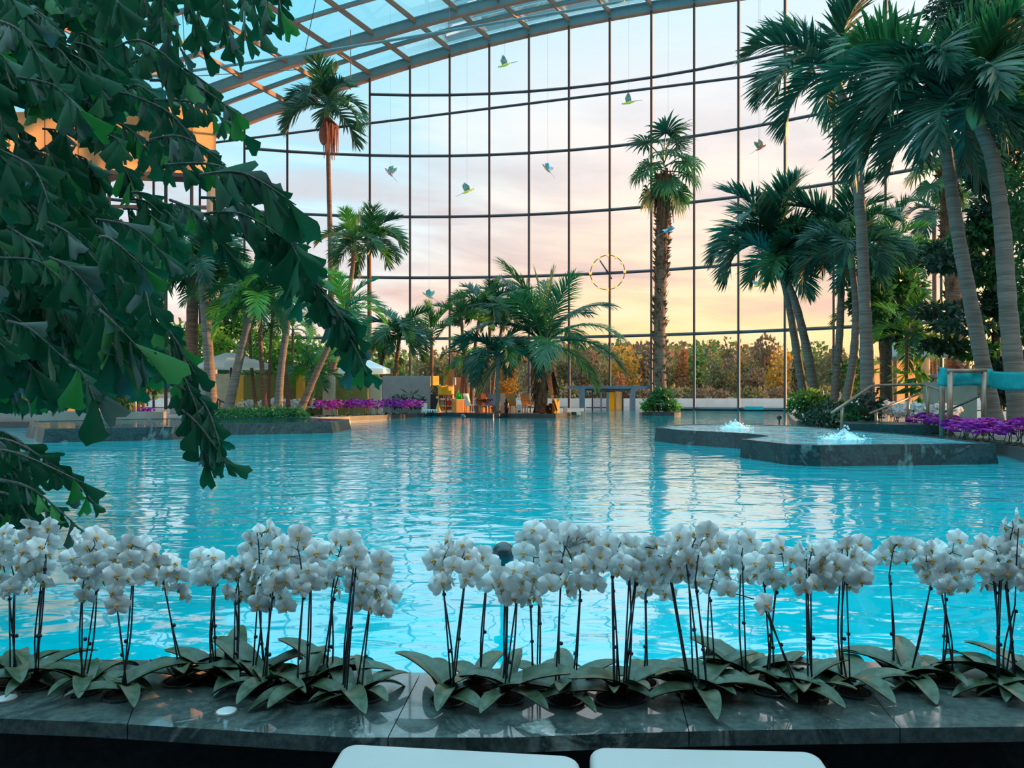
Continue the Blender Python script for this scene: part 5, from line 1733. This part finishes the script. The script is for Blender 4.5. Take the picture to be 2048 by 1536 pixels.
# ---------------------------------------------------------------- near loungers and ledge lights
def lounger(label, quad, zt, rot=0):
    Yq = lambda x, y: G(x, y, zt)
    p = [Yq(*q) for q in quad]
    c = sum(p, Vector()) / 4
    root = thing('sun_lounger', label, 'sun lounger', (c.x, c.y, -0.35), 'white loungers before the ledge')
    bm = bmesh.new()
    lo = [bm.verts.new((v.x, v.y, zt - 0.085)) for v in p]
    hi = [bm.verts.new((v.x, v.y, zt)) for v in p]
    for i in range(4):
        bm.faces.new((lo[i], lo[(i + 1) % 4], hi[(i + 1) % 4], hi[i]))
    bm.faces.new(hi)
    bm.faces.new(lo[::-1])
    bmesh.ops.recalc_face_normals(bm, faces=bm.faces)
    vert = [e for e in bm.edges if abs(e.verts[0].co.z - e.verts[1].co.z) > 0.01]
    bmesh.ops.bevel(bm, geom=vert, offset=0.045, segments=6, affect='EDGES', profile=0.5)
    hor = [e for e in bm.edges if len(e.link_faces) == 2 and e.calc_face_angle(0) > 0.9]
    bmesh.ops.bevel(bm, geom=hor, offset=0.018, segments=4, affect='EDGES', profile=0.5)
    me = bpy.data.meshes.new('cushion')
    for v in bm.verts:
        v.co -= Vector(root.location)
    bm.to_mesh(me)
    bm.free()
    me.materials.append(M['white_pad'])
    for f in me.polygons:
        f.use_smooth = True
    o = bpy.data.objects.new('cushion', me)
    col.objects.link(o)
    o.parent = root
    mb = MB()
    for i in range(4):
        a, b = c + (p[i] - c) * 0.9, c + (p[(i + 1) % 4] - c) * 0.9
        mb.tube([Vector((a.x, a.y, zt - 0.115)), Vector((b.x, b.y, zt - 0.115))], 0.022, n=8)
    mb.build('frame', M['white_frame'], parent=root)
    for q in p:
        q = c + (q - c) * 0.88
        MB().tube([(q.x, q.y, zt - 0.12), (q.x, q.y, -0.35)], 0.02, n=8).build('leg', M['white_frame'], parent=root)


lounger('left of the two white loungers, its padded end filling the lower middle', [(688, 1483), (1158, 1508), (1225, 2150), (300, 2150)], 0.10)
lounger('right of the two white loungers, its padded end at the lower right of centre', [(1178, 1490), (1634, 1499), (2080, 2150), (1235, 2150)], 0.10)
for q, (x, y) in enumerate(((453, 1424), (13, 1398))):
    g = G(x, y, 0.02)
    root = thing('spotlight', ('white round spotlight disc let into the ledge left of centre', 'white round spotlight disc let into the ledge at the left edge')[q], 'light', (g.x, g.y, 0.02), 'round discs in the ledge')
    MB().lathe((g.x, g.y, 0.0205), [(0.030, 0), (0.030, 0.004), (0.026, 0.006), (0.001, 0.006)], n=28).build('disc', M['white_frame'], parent=root, smooth=False)
    MB().lathe((g.x, g.y, 0.0203), [(0.036, 0), (0.036, 0.0015)], n=28).build('ring', M['rail'], parent=root)

# ---------------------------------------------------------------- orchids
def petal(mb, ang, ln, wd, base, cup, seed, tipw=0.5, n=6, m=4):
    """petal in the flower plane (x right, z up, facing -y)"""
    d = Vector((math.sin(ang), 0, math.cos(ang)))
    s = Vector((math.cos(ang), 0, -math.sin(ang)))
    vs, fs = [], []
    for i in range(n + 1):
        t = i / n
        w = wd * (math.sin(PI * min(1, (t * 0.92 + 0.05)) ** tipw)) ** 0.52
        for j in range(m + 1):
            u = 2 * j / m - 1
            y = -cup * (t * (1 - t)) * 4 * ln + 0.18 * wd * u * u + 0.04 * ln * noise.noise(Vector((t * 3, u * 2, seed)))
            vs.append(d * (base + ln * t) + s * (w * u * 0.5) + Vector((0, y, 0)))
    for i in range(n):
        for j in range(m):
            a = i * (m + 1) + j
            fs.append((a, a + 1, a + m + 2, a + m + 1))
    mb.add(vs, fs)


def flower_mesh(mat, seed, lo=False):
    r = random.Random(seed)
    mb = MB()
    n, m = (3, 2) if lo else (7, 4)
    for a in (0, R(128), R(-128)):
        petal(mb, a + R(r.uniform(-5, 5)), 0.48, 0.37, 0.02, 0.05, seed, 0.95, n, m)
    for a in (R(68), R(-68)):
        mb2 = MB()
        petal(mb2, a + R(r.uniform(-4, 4)), 0.52, 0.70, 0.01, 0.06, seed + 1, 0.70, n, m)
        mb.add([(x, y - 0.03, z) for x, y, z in mb2.v], mb2.f)
    mb.tube([(0, 0.02, 0), (0.01, 0.12, -0.05), (0.0, 0.22, -0.02)], 0.022, n=4)
    return mb.mesh('flower', mat, smooth=True)


def lip_mesh(mat):
    mb = MB()
    mb.ball((0, -0.09, 0.0), 0.05, n=8, sc=(0.9, 1.3, 1))
    mb.tube([(0, -0.05, -0.03), (0, -0.15, -0.10), (0, -0.17, -0.20)], [0.04, 0.055, 0.02], n=6)
    for s in (-1, 1):
        mb.tube([(0, -0.07, -0.04), (0.07 * s, -0.13, -0.03), (0.09 * s, -0.15, 0.02)], [0.03, 0.04, 0.012], n=6)
    return mb.mesh('lip', mat, smooth=True)


def leaf_mesh(seed, ln=1.0):
    r = random.Random(seed)
    mb = MB()
    n, m = 12, 6
    a0, bend = R(r.uniform(18, 44)), R(r.uniform(40, 82))
    p = Vector((0, 0, 0))
    vs, fs = [], []
    for i in range(n + 1):
        t = i / n
        a = a0 - bend * t
        w = 0.36 * (math.sin(PI * (0.10 + 0.90 * t) ** 0.85)) ** 0.6 if t < 1 else 0.02
        w = max(w, 0.03)
        tw = 0.25 * noise.noise(Vector((t * 1.5, seed, 0)))
        for j in range(m + 1):
            u = 2 * j / m - 1
            up = Vector((-math.sin(a), 0, math.cos(a)))
            vs.append(p + Vector((0, w * u * 0.5, 0)) + up * (abs(u) ** 1.3 * 0.16 * w * (1.2 - 0.6 * t) + tw * u * w * 0.5))
        p = p + Vector((math.cos(a), 0, math.sin(a))) / n
    for i in range(n):
        for j in range(m):
            q = i * (m + 1) + j
            fs.append((q, q + 1, q + m + 2, q + m + 1))
    k = len(vs)
    mb.add(vs, fs)
    mb.add([tuple(Vector(v) - Vector((0, 0, 0.016))) for v in vs], [f[::-1] for f in fs])
    return mb.mesh('leaf', M['orchid_leaf'], smooth=True)


FLW = [flower_mesh(M['petal_white'], 40 + k) for k in range(4)]
LIP = lip_mesh(M['lip'])
LEAF = [leaf_mesh(60 + k) for k in range(6)]

PLANTS = [
    (28, 1372, [(18, 1185), (30, 1160)], (10, 1122, 36, 64, 10), []), (72, 1380, [(82, 1170), (92, 1120)], (76, 1128, 40, 60, 12), [(62, 1052), (100, 1055), (58, 1075)]),
    (168, 1390, [(165, 1175), (195, 1165)], (180, 1118, 46, 54, 14), [(170, 1195)]), (246, 1400, [(232, 1200), (268, 1130)], (264, 1124, 54, 42, 13), [(228, 1185), (234, 1210)]),
    (362, 1372, [(324, 1150)], (342, 1148, 28, 40, 7), [(368, 1190)]), (430, 1366, [(426, 1150), (433, 1155)], (418, 1135, 34, 30, 7), []),
    (470, 1370, [(470, 1195), (478, 1190)], (478, 1160, 36, 42, 10), []), (515, 1374, [(512, 1150), (520, 1140)], (528, 1104, 36, 50, 12), [(540, 1058)]),
    (535, 1396, [(540, 1200), (546, 1180)], (538, 1178, 36, 44, 9), [(572, 1215)]), (608, 1402, [(607, 1180), (622, 1125)], (600, 1130, 46, 60, 15), []),
    (655, 1382, [(668, 1185), (663, 1190)], (676, 1128, 46, 58, 14), []), (696, 1410, [(705, 1150), (712, 1130)], (730, 1130, 34, 40, 8), []),
    (732, 1402, [(742, 1195)], (750, 1186, 38, 34, 9), [(765, 1222)]),
    (897, 1410, [(885, 1172), (932, 1140)], (905, 1128, 42, 48, 12), [(882, 1168)]), (955, 1385, [(973, 1160)], (955, 1132, 24, 28, 5), [(950, 1160)]),
    (1012, 1407, [(1010, 1190), (1035, 1180), (1015, 1185)], (1030, 1168, 50, 36, 14), [(1072, 1195)]), (1078, 1378, [(1078, 1130), (1060, 1200)], (1082, 1095, 40, 44, 11), []),
    (1130, 1410, [(1122, 1130), (1160, 1185)], (1148, 1116, 54, 54, 16), [(1140, 1180), (1098, 1170), (1192, 1168), (1180, 1075)]), (1226, 1410, [(1222, 1135), (1224, 1165)], (1228, 1112, 34, 36, 8), [(1203, 1135)]),
    (1255, 1404, [(1258, 1130), (1272, 1150)], (1295, 1122, 48, 38, 13), []), (1280, 1376, [(1290, 1190)], (1308, 1168, 36, 28, 7), []),
    (1388, 1392, [(1337, 1140)], (1346, 1122, 40, 40, 10), []), (1402, 1408, [(1373, 1130), (1390, 1165)], (1395, 1092, 46, 34, 9), []), (1430, 1376, [(1418, 1188)], (1428, 1142, 40, 42, 10), []),
    (1500, 1378, [(1482, 1120)], (1490, 1118, 30, 44, 9), []), (1602, 1402, [(1524, 1205)], None, [(1530, 1209), (1455, 1180)]), (1540, 1390, [(1525, 1155), (1552, 1170)], (1556, 1130, 52, 38, 10), []),
    (1616, 1400, [(1618, 1130), (1612, 1170)], (1628, 1136, 48, 44, 13), []), (1706, 1394, [(1682, 1125), (1690, 1150)], (1690, 1124, 50, 48, 14), [(1722, 1160)]),
    (1776, 1365, [(1778, 1152)], (1796, 1102, 38, 20, 6), [(1830, 1108)]), (1822, 1378, [(1862, 1162)], (1866, 1134, 30, 40, 7), []),
    (1886, 1374, [(1878, 1170), (1890, 1185)], (1906, 1128, 46, 54, 14), [(1932, 1176)]), (1995, 1392, [(1988, 1170), (2000, 1140)], (1984, 1126, 44, 48, 11), []),
    (2024, 1386, [(2010, 1165), (2030, 1210)], (2028, 1108, 38, 72, 15), []), (2082, 1390, [(2070, 1200)], (2076, 1130, 36, 70, 9), [])]
SPECIAL = {1602: 'white orchid with a strongly leaning stem bearing only two blooms, on the marble ledge', 1776: 'thin white orchid with a short arching spray, standing apart on the right of the ledge'}
r = random.Random(88)
for q, (bx, by, forks, clu, extra) in enumerate(sorted(PLANTS, key=lambda t: t[0])):
    b = G(bx, by - 8, 0.02)
    Y = b.y
    root = thing('white_orchid', SPECIAL.get(bx, 'white moth orchid in bloom on the near marble ledge, %s orchid from the left' % ORD[q]), 'orchid', b, 'white orchids on the marble ledge')
    mb = MB().lathe(tuple(b), [(0.062, 0.0), (0.064, 0.008), (0.056, 0.008), (0.054, 0.001)], n=22)
    mb.build('pot_rim', M['kerb'], parent=root)
    MB().lathe(tuple(b), [(0.055, 0.0), (0.050, 0.008), (0.02, 0.014)], n=14).build('bark_mulch', M['soil'], parent=root)
    # leaves
    nl = r.choice((4, 5, 5, 6))
    a0 = r.uniform(0, 360)
    for k in range(nl):
        az = a0 + k * (360 / nl) * 1.0 + r.uniform(-22, 22)
        L = r.uniform(0.17, 0.27) * (0.80 if math.sin(R(az)) < -0.45 else 1.0)
        inst('leaf', LEAF[r.randrange(6)], root, Matrix.Translation(b + Vector((0, 0, 0.012 + 0.006 * k))) @ Matrix.Rotation(R(az), 4, 'Z') @ Matrix.Rotation(R(r.uniform(-10, 10)), 4, 'X') @ Matrix.Diagonal((L, L * r.uniform(0.75, 1.05), L, 1)))
    spine = []
    for k, (fx, fy) in enumerate(forks):
        o = Vector((r.uniform(-0.022, 0.022), r.uniform(-0.02, 0.02), 0))
        yk = Y + r.uniform(-0.03, 0.03)
        top = W(fx, fy, yk)
        p0 = b + o
        mid = p0.lerp(top, 0.45) + Vector((r.uniform(-0.016, 0.016), r.uniform(-0.012, 0.012), 0))
        path = smooth_path([p0, mid, top], 6)
        if clu:
            cx, cy, rx, ry, n = clu
            e = W(cx + r.uniform(-0.5, 0.5) * rx, cy - ry * r.uniform(0.2, 0.8), yk - 0.03)
            path2 = smooth_path([top, top.lerp(e, 0.55) + Vector((0.0, 0, 0.025)), e], 5)
        else:
            path2 = smooth_path([top, W(1500, 1196, yk), W(1458, 1184, yk)], 5)
        full = path + path2[1:]
        MB().tube(full, [0.0034 - 0.0016 * i / (len(full) - 1) for i in range(len(full))], n=6).build('stem', M['orchid_stem'], parent=root, smooth=True)
        spine += path2
        sd = Vector((r.uniform(-0.02, 0.02), -0.004, 0))
        st = p0 + sd
        en = p0.lerp(top, r.uniform(0.88, 1.0)) + Vector((0.002, -0.005, 0.012))
        mb = MB().tube([st, en], 0.0027, n=6)
        for t in (r.uniform(0.35, 0.55), 0.93):
            c = p0.lerp(top, t) + Vector((0.003, -0.004, 0))
            mb.ball(tuple(c), 0.0075, n=6)
        mb.build('stake', M['stake'], parent=root, smooth=True)
    spots = [W(x, y, Y - r.uniform(0.02, 0.06)) for x, y in extra]
    if clu:
        cx, cy, rx, ry, n = clu
        tries = 0
        cand = []
        while len(cand) < n and tries < 400:
            tries += 1
            a, t = r.uniform(0, 2 * PI), math.sqrt(r.random())
            x, y = cx + rx * t * math.cos(a), cy + ry * t * math.sin(a)
            if all((x - u) ** 2 + (y - v) ** 2 > (21 if tries < 200 else 14) ** 2 for u, v in cand):
                cand.append((x, y))
        spots += [W(x, y, Y + r.uniform(-0.075, 0.035)) for x, y in cand]
    ped = MB()
    for c in spots:
        yaw, pit = r.gauss(0, 38), r.gauss(6, 16)
        sz = r.uniform(0.068, 0.083)
        mt = Matrix.Translation(c) @ Matrix.Rotation(R(yaw), 4, 'Z') @ Matrix.Rotation(R(pit), 4, 'X') @ Matrix.Rotation(R(r.uniform(-14, 14)), 4, 'Y') @ Matrix.Scale(sz, 4)
        f = inst('flower', FLW[r.randrange(4)], root, mt)
        l = bpy.data.objects.new('lip', LIP)
        col.objects.link(l)
        l.parent = f
        near = min(spine, key=lambda v: (v - c).length)
        bk = mt @ Vector((0, 0.2, -0.02))
        ped.tube([near, near.lerp(bk, 0.5) + Vector((0, 0, 0.006)), bk], [0.0016, 0.0013, 0.0013], n=4)
    ped.build('flower_sprays', M['orchid_stem'], parent=root)


# distant orchid rows: one plant = head of blooms, stalks, leaves
def far_orchid_meshes(mats, seed):
    r = random.Random(seed)
    fl = MB()
    base = [flower_mesh(mats[0], seed + k, lo=True) for k in range(2)]
    packs = []
    for me in base:
        packs.append(([v.co.copy() for v in me.vertices], [tuple(p.vertices) for p in me.polygons]))
    pts = []
    for k in range(34):
        u = rand_unit(r)
        c = Vector((u.x * 0.16, u.y * 0.13, 0.48 + u.z * 0.17))
        vs, fs = packs[k % 2]
        mt = Matrix.Translation(c) @ Matrix.Rotation(R(r.gauss(0, 55)), 4, 'Z') @ Matrix.Rotation(R(r.gauss(0, 20)), 4, 'X') @ Matrix.Scale(r.uniform(0.085, 0.115), 4)
        fl.add([mt @ v for v in vs], fs, r.randrange(len(mats)))
        pts.append(c)
    st = MB()
    for k in range(4):
        p = Vector((r.uniform(-.05, .05), r.uniform(-.04, .04), 0))
        e = Vector((r.uniform(-.12, .12), r.uniform(-.08, .08), 0.5))
        st.tube([p, p.lerp(e, .5) + Vector((r.uniform(-.02, .02), 0, 0)), e], 0.005, n=4)
    lf = MB()
    for k in range(6):
        me = LEAF[k]
        mt = Matrix.Rotation(R(60 * k + r.uniform(-20, 20)), 4, 'Z') @ Matrix.Scale(r.uniform(.17, .24), 4)
        lf.add([mt @ v.co for v in me.vertices], [tuple(p.vertices) for p in me.polygons])
    for me in base:
        bpy.data.meshes.remove(me)
    return fl.mesh('blooms', mats), st.mesh('stems', M['orchid_stem']), lf.mesh('leaves', M['orchid_leaf'], smooth=True)


FAR = {k: [far_orchid_meshes(m, 500 + 7 * i + j) for j in range(2)] for i, (k, m) in enumerate((('magenta', [M['petal_mag'], M['petal_mag'], M['petal_violet']]), ('violet', [M['petal_violet'], M['petal_violet'], M['petal_mag']]), ('white', [M['petal_white']])))}


def far_row(kind, pts, zb, size, where, group, seed, name):
    """pts: (px of the plant, py of its head middle, depth)"""
    r = random.Random(seed)
    for q, (px, py, Y) in enumerate(sorted(pts)):
        c = W(px, py, Y)
        hh = c.z - zb
        root = thing(name, '%s orchid %s, %s from the left' % (kind if kind != 'violet' else 'dark violet', where, ORD[q]), 'orchid', (c.x, Y, zb), group)
        ms = FAR[kind][q % 2]
        s = size * r.uniform(0.92, 1.1)
        rot = Matrix.Rotation(r.uniform(-0.5, 0.5) + (PI if q % 3 == 1 else 0), 4, 'Z')
        for nm, me in zip(('blossoms', 'stem', 'leaf'), ms):
            inst(nm, me, root, Matrix.Translation((c.x, Y, zb)) @ rot @ Matrix.Diagonal((s, s, hh / 0.52, 1)))


r = random.Random(5)
far_row('magenta', [(638 + 13.2 * k + r.uniform(-3, 3), 806.5 - 0.1 * k + r.uniform(-2, 2), 29.6 + 0.37 * k) for k in range(16)], 0.19, 1.45, 'before the tan and olive garden walls', 'magenta orchids along the far left pool edge', 31, 'magenta_orchid')
far_row('white', [(488 + 13.5 * k + r.uniform(-4, 4), 805 + r.uniform(-2, 2), 31.5 + 0.1 * k) for k in range(11)], 0.15, 1.5, 'behind the ivy bed', 'white orchids behind the ivy bed', 32, 'white_orchid')
far_row('violet', [(1838, 838, 17.2), (1856, 834, 16.8), (1874, 836, 16.2), (1893, 838, 15.9), (1910, 846, 14.4), (1930, 845, 14.0), (1950, 848, 13.6), (1970, 846, 13.2), (1990, 855, 13.2), (2012, 857, 12.5), (2032, 850, 12.4), (2052, 848, 12.2), (1944, 854, 13.0), (1922, 852, 13.6)],
        0.20, 1.5, 'along the right pool edge', 'violet orchids along the right pool edge', 33, 'violet_orchid')
far_row('white', [(1748 + 13 * k + r.uniform(-3, 3), 815 + r.uniform(-4, 6), 20.5 - 0.1 * k) for k in range(13)], 0.15, 1.5, 'behind the short handrail on the right bank', 'white orchids on the right bank', 34, 'white_orchid')
far_row('white', [(18, 828, 24.8), (30, 832, 24.9), (44, 829, 24.8), (64, 833, 25.0), (88, 833, 25), (112, 828, 25)], 0.15, 0.85, 'on the far left deck under the fishtail leaves', 'white orchids at the far left', 35, 'white_orchid')
far_row('magenta', [(96, 828, 25), (104, 834, 25), (168, 819, 25.4), (176, 822, 25.6), (236, 823, 25), (246, 826, 25), (280, 820, 25.4), (292, 823, 25.2), (302, 821, 25.5)], 0.15, 0.85, 'on the far left deck by the brass posts', 'magenta orchids at the far left', 36, 'magenta_orchid')
struct(MB().prism([(W(0, 845, 24).x, 23.8), (W(330, 843, 24).x, 23.9), (W(330, 840, 24.2).x, 24.3), (W(0, 840, 24.2).x, 24.2)], 0.1, 0.5), 'planter_wall', M['deck'], 'low planter wall behind the left whirlpool', 'wall')
